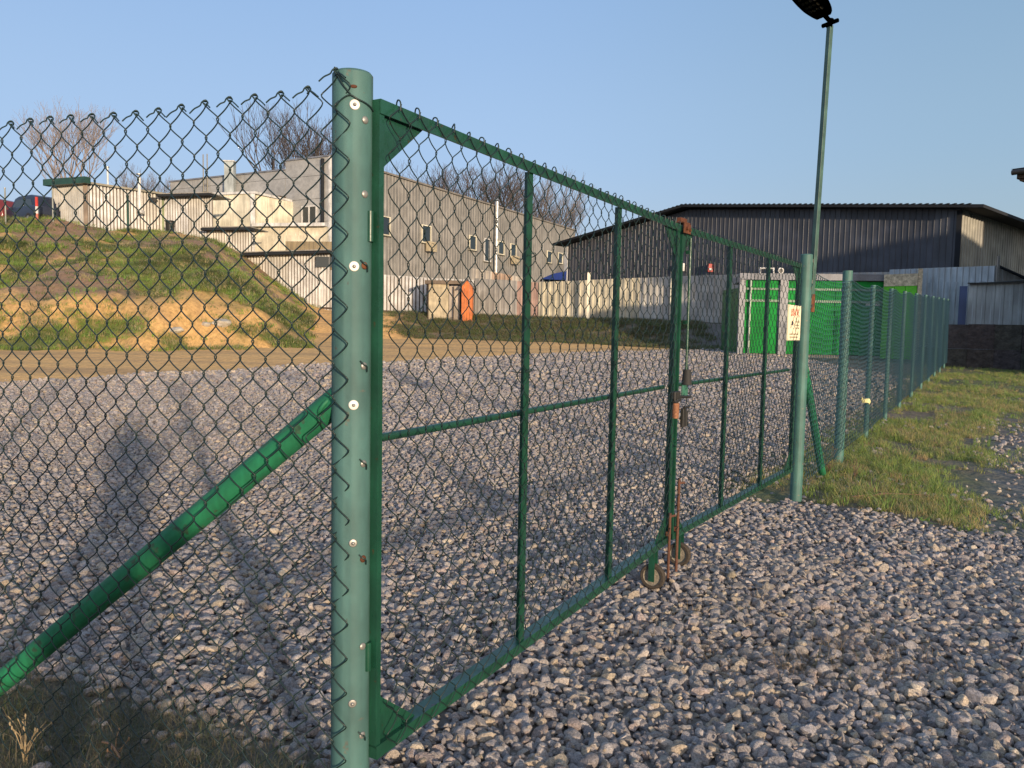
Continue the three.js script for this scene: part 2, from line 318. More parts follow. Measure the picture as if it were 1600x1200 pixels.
// ---------------------------------------------------------------- chain link
// wires: flattened helices hooked into each other; a point (s, y, n) of the sheet goes through place()
function chainLink(o) {
  const { len, y0, y1, cw = .087, ch = .094, r = .0021, B = .0056, per = 14, radial = 5, place, seed = 1 } = o;
  const half = cw / 2, n = Math.floor(len / half), A = half / 2 + .0032, K = .95, KN = Math.asin(K), R = rng(seed);
  const pos = [], nor = [], ind = [];
  const p = new THREE.Vector3(), q = new THREE.Vector3(), T = new THREE.Vector3(), S = new THREE.Vector3(), N = new THREE.Vector3();
  for (let i = 0; i < n; i++) {
    const s0 = (i + .5) * half, ph = (i % 2) * Math.PI, yb = y0(s0), H = y1(s0) - yb, turns = Math.round(H / ch * 2) / 2, tot = turns * per, base = pos.length / 3, js = (R() - .5) * .004;
    const f = k => { const th = k / per * 2 * Math.PI; return place(s0 + js + A * Math.asin(K * Math.cos(th + ph)) / KN, y1(s0) - k / per * (H / turns), B * Math.sin(th + ph)); };
    for (let k = 0; k <= tot; k++) {
      p.copy(f(k)); T.copy(f(k + .5)).sub(q.copy(f(k - .5))).normalize();
      S.set(-T.z, 0, T.x); if (S.lengthSq() < .02) S.set(1, 0, 0); S.normalize(); N.crossVectors(S, T).normalize(); S.crossVectors(T, N);
      for (let a = 0; a < radial; a++) { const c = Math.cos(a / radial * 6.2832), e = Math.sin(a / radial * 6.2832), x = S.x * c + N.x * e, y = S.y * c + N.y * e, z = S.z * c + N.z * e; pos.push(p.x + x * r, p.y + y * r, p.z + z * r); nor.push(x, y, z); }
    }
    for (let k = 0; k < tot; k++) for (let a = 0; a < radial; a++) { const b = (a + 1) % radial, u = base + k * radial, w = u + radial; ind.push(u + a, w + a, u + b, u + b, w + a, w + b); }
  }
  const g = new THREE.BufferGeometry();
  g.setAttribute('position', new THREE.Float32BufferAttribute(pos, 3)); g.setAttribute('normal', new THREE.Float32BufferAttribute(nor, 3)); g.setIndex(new THREE.BufferAttribute(new Uint32Array(ind), 1));
  g.setAttribute('uv', new THREE.BufferAttribute(new Float32Array(pos.length / 3 * 2), 2));
  return g;
}

// ---------------------------------------------------------------- main gate post with its brace, washers and bolts
const POST_R = .0535;
function pipe(r, h, m, name, parent, y0 = 0) { const pts = [[0, y0], [r, y0], [r, h - .006], [r - .005, h], [r - .012, h + .002], [0, h + .006]].map(p => new THREE.Vector2(...p)); const g = new THREE.LatheGeometry(pts, 40); return part(name, toCreasedNormals(g, .6), m, parent); }
{
  const px = LP.x, pz = -LP.y, gy = ground(LP.x, LP.y) - .3;
  const t = thing('gate_post', 'thick teal green steel pipe post in front with white washers and bolts down it', 'post', [px, 0, pz]);
  pipe(POST_R, 2.163, M.post, 'pipe', t, gy);
  // things fixed on the skin: angle from the line to the camera, positive to the right
  const toCam = Math.atan2(-px, -pz);
  const onSkin = (ang, y, out = 0) => { const a = toCam + ang; return new THREE.Vector3(Math.sin(a) * (POST_R + out), y, Math.cos(a) * (POST_R + out)); };
  const disc = (name, ang, y, r, h, m, dome = false) => {
    const g = dome ? new THREE.SphereGeometry(r, 14, 8, 0, 6.2832, 0, 1.3) : new THREE.LatheGeometry([[0, h], [r * .30, h], [r * .34, h * .55], [r * .8, h * .8], [r, h * .4], [r, -.004]].map(p => new THREE.Vector2(...p)), 22);
    if (dome) g.scale(1, .55, 1);
    g.applyQuaternion(new THREE.Quaternion().setFromUnitVectors(new THREE.Vector3(0, 1, 0), onSkin(ang, 0).normalize())); const p = onSkin(ang, y, -.0005); g.translate(p.x, p.y, p.z); return part(name, g, m, t);
  };
  for (const [py, m] of [[163, M.washer], [416, M.washer], [633, M.washer], [849, M.zinc], [1100, M.zinc]]) {
    const y = at(551, py, 2.056).y; disc('washer', .10, y, m === M.washer ? .0135 : .0115, .004, m);
    part('screw', (() => { const g = new THREE.SphereGeometry(.0048, 10, 6); const p = onSkin(.10, y, .0035); g.translate(p.x, p.y, p.z); return g; })(), M.zinc, t);
  }
  for (const [py, k] of [[187, 0], [303, 0], [415, 1], [572, 1], [725, 1], [874, 1], [1011, 0], [1150, 1]]) {
    const y = at(572, py, 2.07).y; disc('bolt', .64, y, .0105, .005, py === 874 || py === 415 ? M.rust : M.zinc, true);
    if (k) part('wire_end', [tube([onSkin(.40, y + .014, .003), onSkin(.54, y + .004, .011), onSkin(.64, y, .012), onSkin(.76, y - .016, .005)], .0021, 5)], M.wire, t);
  }
  part('rust_patch', (() => { const g = new THREE.SphereGeometry(.011, 12, 6); g.scale(1, .45, .3); const p = onSkin(.02, 2.115, -.001); g.translate(p.x, p.y, p.z); return g; })(), M.rust, t);
  // slanting brace pipe running down to the left behind the mesh
  const w = (s, n, y) => new THREE.Vector3(LU.x * s + LN.x * n, y, -(LU.y * s + LN.y * n));
  const b = part('brace', toCreasedNormals(rod(w(.03, .0, 1.305), w(1.95, -.0, -.165), .038, .038, 28), .6), M.brace, t); b.userData.label = 'bright green slanting brace pipe';
  part('weld', (() => { const g = new THREE.TorusGeometry(.041, .006, 8, 24); g.rotateY(Math.PI / 2); g.rotateZ(-.65); const p = w(.068, 0, 1.275); g.rotateY(Math.atan2(-LU.y * -1, LU.x) + Math.PI); g.translate(p.x, p.y, p.z); return g; })(), M.brace, b);
}
// ---------------------------------------------------------------- left fence
{
  const t = thing('chain_link_fence', 'dark green chain link fence on the left with twisted barbs along its top', 'fence', [LP.x, 0, -LP.y]);
  const off = .0605, len = 3.05;
  const wp = (s, y, n) => { const q = s - .028, bulge = .012 * Math.sin(q * 2.1 + y * 1.3) * ss(.05, .7, q) + .006 * Math.sin(y * 5 + q * 3); const n2 = off + n + bulge; const yy = y + .006 * Math.sin(q * 7) * ss(.2, .6, q); return new THREE.Vector3(LU.x * q + LN.x * n2, yy, -(LU.y * q + LN.y * n2)); };
  const top = s => 2.112 + .052 * ss(.16, .0, s), bot = () => .03;
  const mesh = part('wire_mesh', chainLink({ len, y0: bot, y1: top, place: wp, seed: 3, per: 16, radial: 6, r: .00195 }), M.wire, t, true);
  const barbs = [];
  for (let k = 0; k * .087 + .0435 < len; k++) {
    const s = k * .087 + .0435, y = top(s), R = rng(k + 40), a = wp(s, y - .003, 0);
    const l = .026 + R() * .014, l2 = .026 + R() * .012;
    barbs.push(tube([wp(s - .006, y - .010, .004), wp(s + .003, y + .002, .006), wp(s + .004, y + .006, -.003), wp(s - .004, y + .004, -.006), wp(s - .010, y - .004, .002), wp(s - l * .75, y - l * .42, .011), wp(s - l * 1.15, y - l * .72, .015)], .0021, 5));
    barbs.push(tube([wp(s + .006, y - .010, -.004), wp(s - .003, y + .001, -.007), wp(s - .003, y + .008, .001), wp(s + .006, y + .002, .006), wp(s + .012, y - .006, .006), wp(s + l2 * .8, y - l2 * .40, .011), wp(s + l2 * 1.2, y - l2 * .72, .014)], .0021, 5));
  }
  part('barbs', barbs, M.wire, mesh).userData.kind = 'stuff';
  // wire laced round the post near its top
  const ta = Math.atan2(-LP.x, LP.y), sk = (ang, y) => new THREE.Vector3(Math.sin(ta + ang) * (POST_R + .0035), y, Math.cos(ta + ang) * (POST_R + .0035));
  part('lacing_wire', tube([sk(-.95, 2.062), sk(-.5, 2.082), sk(-.1, 2.092), sk(.2, 2.084), sk(.7, 2.076), sk(1.2, 2.066), sk(1.8, 2.05)], .0021, 5), M.wire, t);
  part('lacing_wire', tube([sk(-.1, 2.094), sk(-.5, 2.122), sk(-.8, 2.150), sk(-.95, 2.166)], .0021, 5), M.wire, t);
  const e = [LU.x * 2.9, -LU.y * 2.9]; const g = new THREE.CylinderGeometry(.03, .03, 2.4, 20); g.translate(e[0], .9, e[1]); part('post', g, M.fencePost, t);
}
// ---------------------------------------------------------------- gate leaves
const GT = 2.092, GB = .285, GM = 1.18;
const local = a => a - Math.PI / 2;
function gateLeaf(L, origin, ang, label, hingeAtStart, seed) {
  const t = thing('gate_leaf', label, 'gate', [origin.x, 0, -origin.y], Math.PI / 2 - ang, 'leaves of the green chain link gate');
  const f = 0;
  // stiles and bars: vertical L sections
  const upright = (x, w, d, flip, name) => { const g1 = box(w, GT - GB - .004, .005, x + (flip ? -1 : 1) * w / 2, (GT + GB) / 2, -.0025), g2 = box(.005, GT - GB - .004, d, x + (flip ? -.0025 : .0025) + (flip ? 0 : 0), (GT + GB) / 2, -.005 - d / 2); return part(name, [g1, g2], M.gate, t); };
  upright(hingeAtStart ? .0 : .004, .020, .034, false, 'stile'); upright(L - .004, .036, .034, true, 'stile');
  for (const k of [1, 2]) { const x = L * k / 3; part('upright_bar', [box(.036, GT - GB - .05, .005, x - .018, (GT + GB) / 2, -.0085), box(.005, GT - GB - .05, .028, x - .0025, (GT + GB) / 2, -.011 - .014)], M.gate, t); }
  const x0 = 0, top = angleBar(L - x0, .038, .042, 5); top.translate(x0, GT + .003, .004); part('top_rail', top, M.gate, t);
  const bt = angleBar(L - x0, .038, .05, 5); bt.translate(x0, GB + .040, .004); part('bottom_rail', bt, M.gate, t);
  part('middle_rail', rod(new THREE.Vector3(.03, GM, -.062), new THREE.Vector3(L - .03, GM, -.062), .0125, .0125, 12), M.gate, t);
  // corner gussets
  const tri = (x, y, sx, sy) => { const s = new THREE.Shape(); s.moveTo(0, 0); s.lineTo(.2 * sx, 0); s.lineTo(0, .155 * sy); s.closePath(); const g = new THREE.ExtrudeGeometry(s, { depth: .004, bevelEnabled: false }); g.translate(x, y, -.016); return g; };
  part('gusset', tri(.010, GT - .030, 1, -1), M.gate, t); part('gusset', tri(L - .040, GT - .030, -1, -1), M.gate, t);
  part('gusset', tri(.012, GB + .03, 1, 1), M.gate, t); part('gusset', tri(L - .048, GB + .03, -1, 1), M.gate, t);
  // mesh on the outer face, hooked over the top rail
  const wp = (s, y, n) => { const x = .03 + s, m = ss(0, .25, x) * ss(L, L - .25, x) * ss(GB, GB + .3, y) * ss(GT, GT - .25, y); return new THREE.Vector3(x + .004 * Math.sin(y * 6 + x * 2), y + .006 * Math.sin(x * 5 + seed) * m, .0135 + n + m * (.016 * Math.sin(x * 2.3 + y * 1.7 + seed) + .012 * Math.sin(x * 4.4 - y * 2.1))); };
  const mesh = part('wire_mesh', chainLink({ len: L - .06, y0: () => GB + .012, y1: () => GT + .006, place: wp, seed: 9 + seed, per: 14, radial: 5, r: .00178 }), M.wire, t, true);
  const hooks = [];
  for (let k = 0; k * .087 + .0435 < L - .06; k++) {
    const s = k * .087 + .0435, x = .03 + s, R = rng(k + 70 + seed), h = .002 + R() * .010, lean = (R() - .5) * .02;
    hooks.push(tube([new THREE.Vector3(x - .006, GT - .014, .0175), new THREE.Vector3(x - .004 + lean * .4, GT + .006 + h * .4, .016), new THREE.Vector3(x + lean, GT + .007 + h, .008), new THREE.Vector3(x + .008 + lean, GT + .006 + h * .4, -.004), new THREE.Vector3(x + .010, GT - .008, -.007)], .0022, 5));
  }
  part('mesh_hooks', hooks, M.wire, mesh).userData.kind = 'stuff';
  const ties = []; for (let k = 0; k < 4; k++) for (const xx of [L / 3, 2 * L / 3]) { const y = .5 + k * .42; const c = [[xx - .052, y, .006], [xx - .02, y + .012, .017], [xx + .006, y + .004, .006], [xx + .004, y - .006, -.058], [xx - .04, y, -.06]].map(p => new THREE.Vector3(...p)); ties.push(tube(c, .0018, 5)); }
  part('tie_wires', ties, M.wire, mesh).userData.kind = 'stuff';
  // hinges
  const hx = hingeAtStart ? -.012 : L + .012;
  for (const y of [GT - .33, GB + .30]) part('hinge', rod(new THREE.Vector3(hx, y - .04, -.02), new THREE.Vector3(hx, y + .04, -.02), .010, .010, 12), M.gate, t);
  // wheel, with a drop bolt beside it, at the meeting end
  const wx = hingeAtStart ? L - .20 : .20, gy = ground(origin.x + wx * Math.sin(ang), origin.y + wx * Math.cos(ang)) + .03, wr = .072, cy = Math.max(gy + wr - .012, .12);
  const wheel = part('wheel', (() => { const g = new THREE.LatheGeometry([[.052, -.017], [wr - .006, -.018], [wr, -.010], [wr, .010], [wr - .006, .018], [.052, .017]].map(p => new THREE.Vector2(...p)), 30); g.rotateZ(Math.PI / 2); g.translate(wx, cy, -.03); return toCreasedNormals(g, .5); })(), mat([.07, .055, .042], { roughness: .85, map: rep(tGrit, 8) }), t);
  part('rim', (() => { const g = new THREE.LatheGeometry([[0, -.013], [.016, -.02], [.018, -.011], [.047, -.008], [.052, -.013], [.052, .013], [.047, .008], [.018, .011], [.016, .02], [0, .013]].map(p => new THREE.Vector2(...p)), 24); g.rotateZ(Math.PI / 2); g.translate(wx, cy, -.03); return toCreasedNormals(g, .5); })(), mat([.30, .27, .22], { roughness: .7, map: rep(tGrit, 8) }), wheel);
  part('wheel_bracket', [box(.005, GB - cy + .05, .034, wx - .026, (GB + cy) / 2, -.03), box(.005, GB - cy + .05, .034, wx + .026, (GB + cy) / 2, -.03), box(.062, .006, .04, wx, GB + .012, -.03), (() => { const g = new THREE.CylinderGeometry(.008, .008, .064, 8); g.rotateZ(Math.PI / 2); g.translate(wx, cy, -.03); return g; })()], M.gate, t);
  const bx = hingeAtStart ? L - .055 : .05;
  part('drop_bolt', [rod(new THREE.Vector3(bx, gy - .1, .012), new THREE.Vector3(bx, hingeAtStart ? GB + .18 : GB + .36, .012), .0085, .0085, 10), rod(new THREE.Vector3(bx, hingeAtStart ? GB + .16 : GB + .33, .012), new THREE.Vector3(bx + .04, hingeAtStart ? GB + .16 : GB + .33, .03), .007, .007, 8), box(.03, .024, .02, bx, GB + .06, .006)], M.rustDark, t);
  return t;
}
const leafA = gateLeaf(L1 - .012, E0, T1, 'near gate leaf hinged on the thick front post, chain link over dark green bars', true, 0);
const leafB = gateLeaf(L2 - .03, MID.clone().addScaledVector(U2, .02), T2, 'far gate leaf with the white notice, hinged on the lamp post side', false, 5);
// lock and clamp hardware on the meeting stiles
{
  const clampP = part('top_clamp', [box(.10, .055, .008, .02, GT - .015, .020, .002), box(.10, .008, .075, .02, GT + .018, -.018, .002), box(.085, .03, .03, .012, GT + .03, -.01, .004), rod(new THREE.Vector3(.0, GT - .015, .018), new THREE.Vector3(.0, GT - .015, .036), .011, .011, 6), rod(new THREE.Vector3(.045, GT - .02, .018), new THREE.Vector3(.045, GT - .02, .034), .009, .009, 6)], M.rust, leafB); clampP.userData.label = 'rusty clamp joining the leaves at the top';
  part('bolt_rod', [rod(new THREE.Vector3(.075, 1.27, .022), new THREE.Vector3(.075, 2.03, .022), .0075, .0075, 10), box(.03, .02, .022, .075, 1.95, .010), box(.03, .02, .022, .075, 1.55, .010)], M.gate, leafB);
  part('rubber_cap', (() => { const g = new THREE.CylinderGeometry(.022, .03, .088, 18); g.translate(.078, 1.235, .026); return g; })(), M.rubber, leafB);
  part('lock_plate', [box(.06, .075, .012, .075, 1.15, .012, .003), box(.03, .05, .02, .105, 1.15, .01, .003)], mat([.06, .24, .17], { roughness: .5, map: rep(tMottle, 4) }), leafB);
  const l = part('hasp', [rod(new THREE.Vector3(-.12, 1.135, .035), new THREE.Vector3(.11, 1.118, .035), .008, .008, 10), box(.085, .045, .03, -.095, 1.14, .03, .006), rod(new THREE.Vector3(-.135, 1.10, .035), new THREE.Vector3(-.05, 1.115, .035), .012, .012, 10)], M.darkMetal, leafB);
  const pad = part('padlock', [(() => { const g = new THREE.CylinderGeometry(.021, .018, .085, 16); g.translate(-.115, 1.055, .04); return g; })()], M.rustOrange, leafB);
  part('shackle', tube([new THREE.Vector3(-.13, 1.09, .04), new THREE.Vector3(-.13, 1.125, .04), new THREE.Vector3(-.115, 1.142, .04), new THREE.Vector3(-.10, 1.125, .04), new THREE.Vector3(-.10, 1.09, .04)], .005, 8), M.darkMetal, pad);
  part('lower_lock', [box(.05, .11, .02, .06, 1.0, .02, .004), box(.018, .09, .02, .105, .99, .018, .003), rod(new THREE.Vector3(.04, 1.06, .03), new THREE.Vector3(.12, 1.06, .03), .007, .007, 8)], M.darkMetal, leafB);
  // wire twisted round the stile below the lock
  part('twisted_wire', tube([[-.012, .86, .02], [.02, .875, .024], [.045, .865, .0], [.02, .85, -.055], [-.015, .845, -.02], [-.02, .84, .022], [.03, .835, .026]].map(p => new THREE.Vector3(...p)), .0022, 5), M.wire, leafB);
}
// notice board wired to the far leaf
{
  const L = L2 - .03, w = .42, h = .29, cx = L - .085 - w / 2, cy = 1.585;
  const cv = document.createElement('canvas'); cv.width = 840; cv.height = 580; const c = cv.getContext('2d');
  c.fillStyle = '#f3e6c4'; c.fillRect(0, 0, 840, 580);
  c.fillStyle = '#d8401e'; c.font = 'bold 165px sans-serif'; c.textAlign = 'center'; c.textBaseline = 'middle'; c.fillText('УВАГА!', 430, 118);
  c.fillStyle = '#6d5a44'; for (const [x, y, ww] of [[470, 258, 300], [490, 318, 260], [480, 366, 280], [110, 470, 620], [140, 520, 560]]) for (let q = x; q < x + ww - 10; q += 24) c.fillRect(q, y, 15, 26);
  c.fillStyle = '#3a3340'; c.beginPath(); c.moveTo(250, 250); c.lineTo(370, 285); c.lineTo(350, 345); c.lineTo(232, 308); c.closePath(); c.fill(); c.fillRect(180, 268, 16, 120); c.fillRect(190, 318, 110, 14);
  const ct = new THREE.CanvasTexture(cv); ct.colorSpace = THREE.SRGBColorSpace;
  const s = leafB, e = new THREE.Vector3(Math.sin(T2), 0, -Math.cos(T2)), nrm = new THREE.Vector3(Math.cos(T2), 0, Math.sin(T2));
  const o = leafB.position.clone().addScaledVector(e, cx).addScaledVector(nrm, .03); o.y = cy;
  const t = thing('notice', 'cream notice with red heading wired to the far gate leaf', 'sign', [o.x, o.y, o.z], leafB.rotation.y);
  part('board', [box(w, h, .004, 0, 0, 0)], mat([.74, .67, .5], { roughness: .5 }), t);
  const g = new THREE.PlaneGeometry(w - .006, h - .006); g.translate(0, 0, .0045); part('print', g, new THREE.MeshStandardMaterial({ map: ct, roughness: .5 }), t, true);
  for (const [x, y] of [[-1, 1], [1, 1], [-1, -1], [1, -1]]) part('tie', tube([[x * (w / 2 - .02), y * (h / 2 - .02), .007], [x * (w / 2 - .02), y * (h / 2 + .004), .006], [x * (w / 2 - .02), y * (h / 2 + .012), -.02]].map(p => new THREE.Vector3(...p)), .0015, 5), M.zinc, t);
}
// ---------------------------------------------------------------- right gate post, its brace and the lamp on its pole
{
  const gy = ground(RP.x, RP.y);
  const t = thing('gate_post', 'teal pipe post carrying the hinges of the far gate leaf beneath the lamp', 'post', [RP.x, 0, -RP.y]);
  pipe(.052, 2.185, M.fencePost, 'pipe', t, gy - .3);
  const w = (s, y) => new THREE.Vector3(RU.x * s, y, -RU.y * s);
  part('brace', rod(w(.03, 1.28), w(1.28, ground(RP.x + RU.x * 1.28, RP.y + RU.y * 1.28) - .06), .036, .036, 20), M.brace, t);
  const b = at(1266, 486, 6.86), top = at(1297, 40, 6.80);
  const lamp = thing('street_lamp', 'tall thin green pole with a black solar lamp head clamped to the gate post', 'street lamp', [b.x, 0, -b.d]);
  const A = new THREE.Vector3(0, b.y, 0), Bv = new THREE.Vector3(top.x - b.x, top.y, -(top.d - b.d));
  const poleM = mat([.075, .16, .13], { roughness: .45, map: rep(tMottle, 2) });
  const g = box(.040, A.distanceTo(Bv), .040, 0, 0, 0, .004); g.rotateY(.5); g.applyQuaternion(new THREE.Quaternion().setFromUnitVectors(new THREE.Vector3(0, 1, 0), Bv.clone().sub(A).normalize())); g.translate((A.x + Bv.x) / 2, (A.y + Bv.y) / 2, (A.z + Bv.z) / 2);
  const pole = part('pole', g, poleM, lamp);
  part('rusty_end', (() => { const q = box(.043, .16, .043, 0, 0, 0, .004); q.rotateY(.5); q.translate(A.x + .006, A.y + .07, A.z); return q; })(), M.rust, pole);
  for (const y of [1.95, 2.13]) part('pole_clamp', box(.05, .03, .07, A.x - .035, y, A.z + .01), M.darkMetal, lamp);
  const dirH = new THREE.Vector3(-.70, .36, .42).normalize(), up = new THREE.Vector3(.08, 1, -.06).normalize(), side = new THREE.Vector3().crossVectors(dirH, up).normalize(), U = new THREE.Vector3().crossVectors(side, dirH);
  const bas = new THREE.Matrix4().makeBasis(dirH, U, side.clone().negate()).setPosition(Bv.x, Bv.y + .02, Bv.z);
  const put = q => q.applyMatrix4(bas);
  part('bracket', [put(rod(new THREE.Vector3(0, -.04, 0), new THREE.Vector3(.0, .035, 0), .024, .024, 14)), put(rod(new THREE.Vector3(0, .0, -.075), new THREE.Vector3(0, .0, .075), .018, .018, 12)), put(rod(new THREE.Vector3(0, .01, 0), new THREE.Vector3(.16, .02, 0), .018, .022, 12))], M.darkMetal, lamp);
  const sh = new THREE.Shape(); sh.moveTo(.10, -.075); sh.quadraticCurveTo(.13, -.10, .22, -.125); sh.quadraticCurveTo(.42, -.15, .56, -.075); sh.quadraticCurveTo(.61, 0, .56, .075); sh.quadraticCurveTo(.42, .15, .22, .125); sh.quadraticCurveTo(.13, .10, .10, .075); sh.closePath();
  const hg = new THREE.ExtrudeGeometry(sh, { depth: .03, bevelEnabled: true, bevelSize: .012, bevelThickness: .012, bevelSegments: 2, curveSegments: 10 }); hg.rotateX(-Math.PI / 2); hg.scale(1, 1, .82);
  const head = part('lamp_head', put(hg), mat([.045, .045, .055], { roughness: .4 }), lamp);
  const ledM = mat([.8, .74, .55], { roughness: .35 });
  for (let i = 0; i < 5; i++) for (let j = -1.5; j <= 1.5; j++) { const q = new THREE.SphereGeometry(.0155, 10, 6); q.scale(1, .5, 1); q.translate(.2 + i * .052, -.014, j * .038); part('led_lens', put(q), ledM, head); }
}
// ---------------------------------------------------------------- far fence on the right
{
  const len = 19.3;
  const t = thing('chain_link_fence', 'long green chain link fence receding on the right along the grass', 'fence', [RP.x, 0, -RP.y]);
  const gyA = s => ground(RP.x + RU.x * s, RP.y + RU.y * s, false);
  const posts = [4.05, 5.95, 7.8, 9.8, 11.8, 13.7, 15.5, 17.3, 19.05];
  const mk = (s, r, h, lbl) => { const gy = gyA(s), g = new THREE.CylinderGeometry(r, r, h + .3, 18); g.translate(RU.x * s, gy + h / 2 - .15, -RU.y * s); const o = part('post', toCreasedNormals(g, .6), M.fencePost, t); if (lbl) o.userData.label = lbl; return o; };
  mk(2.08, .052, 2.13, 'thicker pipe post nearest the gate');
  for (const s of posts) mk(s, .031, 2.03);
  const tops = s => { let i = 0; const P = [0, 2.08, ...posts, 20]; while (P[i + 1] < s) i++; const u = (s - P[i]) / (P[i + 1] - P[i]); return 2.02 - .06 * 4 * u * (1 - u); };
  const wp = (s, y, n) => new THREE.Vector3(RU.x * s + RU.y * (.057 + n + .01 * Math.sin(s * 2 + y * 2)), y, -(RU.y * s - RU.x * (.057 + n + .01 * Math.sin(s * 2 + y * 2))));
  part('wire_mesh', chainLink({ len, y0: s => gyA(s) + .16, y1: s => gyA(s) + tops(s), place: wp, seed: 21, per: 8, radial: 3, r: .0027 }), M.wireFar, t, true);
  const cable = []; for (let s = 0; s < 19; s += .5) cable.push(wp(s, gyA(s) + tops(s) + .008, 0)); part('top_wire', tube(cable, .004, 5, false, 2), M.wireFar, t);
  // scraps caught on it
  const c = at(1353, 626, 9.6), sc = thing('litter', 'pale yellow scrap of plastic lying behind the far fence', 'litter', [c.x, c.y, -c.d]);
  part('scrap', (() => { const g = new THREE.PlaneGeometry(.13, .06, 8, 4), p = g.attributes.position; for (let i = 0; i < p.count; i++) p.setZ(i, .02 * Math.sin(p.getX(i) * 60) + .014 * Math.sin(p.getY(i) * 90)); const th = g.clone(); th.translate(0, 0, -.003); g.rotateX(-.7); th.rotateX(-.7); const m = mergeGeometries([g, th]); m.rotateZ(-.4); m.computeVertexNormals(); return m; })(), mat([.75, .68, .32], { roughness: .6 }), sc);
}

// ================================================================ buildings and walls behind
const rail = (pts, w, h) => { const out = []; for (let i = 0; i < pts.length - 1; i++) { const a = pts[i], b = pts[i + 1], L = a.distanceTo(b), g = new THREE.BoxGeometry(L, h, w); g.applyQuaternion(new THREE.Quaternion().setFromUnitVectors(new THREE.Vector3(1, 0, 0), b.clone().sub(a).normalize())); g.translate((a.x + b.x) / 2, (a.y + b.y) / 2, (a.z + b.z) / 2); out.push(g); } return out; };
// a window set on a wall line (x, d): frame, mullion, panes as parts
function windowOn(parent, p, u, n, w, h, y, frameM, leaves = 2) {
  const c = (s, o) => [p[0] + u[0] * s + n[0] * o, p[1] + u[1] * s + n[1] * o];
  p = [p[0] + n[0] * .055, p[1] + n[1] * .055];
  const fr = part('window', [wallBox(c(-w / 2, .03), c(w / 2, .03), y + h - .07, y + h, .09), wallBox(c(-w / 2, .03), c(w / 2, .03), y, y + .07, .09), wallBox(c(-w / 2, .032), c(-w / 2 + .08, .032), y + .07, y + h - .07, .09), wallBox(c(w / 2 - .08, .032), c(w / 2, .032), y + .07, y + h - .07, .09), ...(leaves > 1 ? [wallBox(c(-.04, .034), c(.04, .034), y + .07, y + h - .07, .08)] : [])], frameM, parent);
  for (let i = 0; i < leaves; i++) part('pane', wallBox(c(-w / 2 + .08 + i * (w - .16) / leaves + .03, .012), c(-w / 2 + .08 + (i + 1) * (w - .16) / leaves - .03, .012), y + .09, y + h - .09, .02), M.glass, fr);
  part('sill', wallBox(c(-w / 2 - .06, .08), c(w / 2 + .06, .08), y - .05, y - .005, .16), M.trim, fr);
  return fr;
}
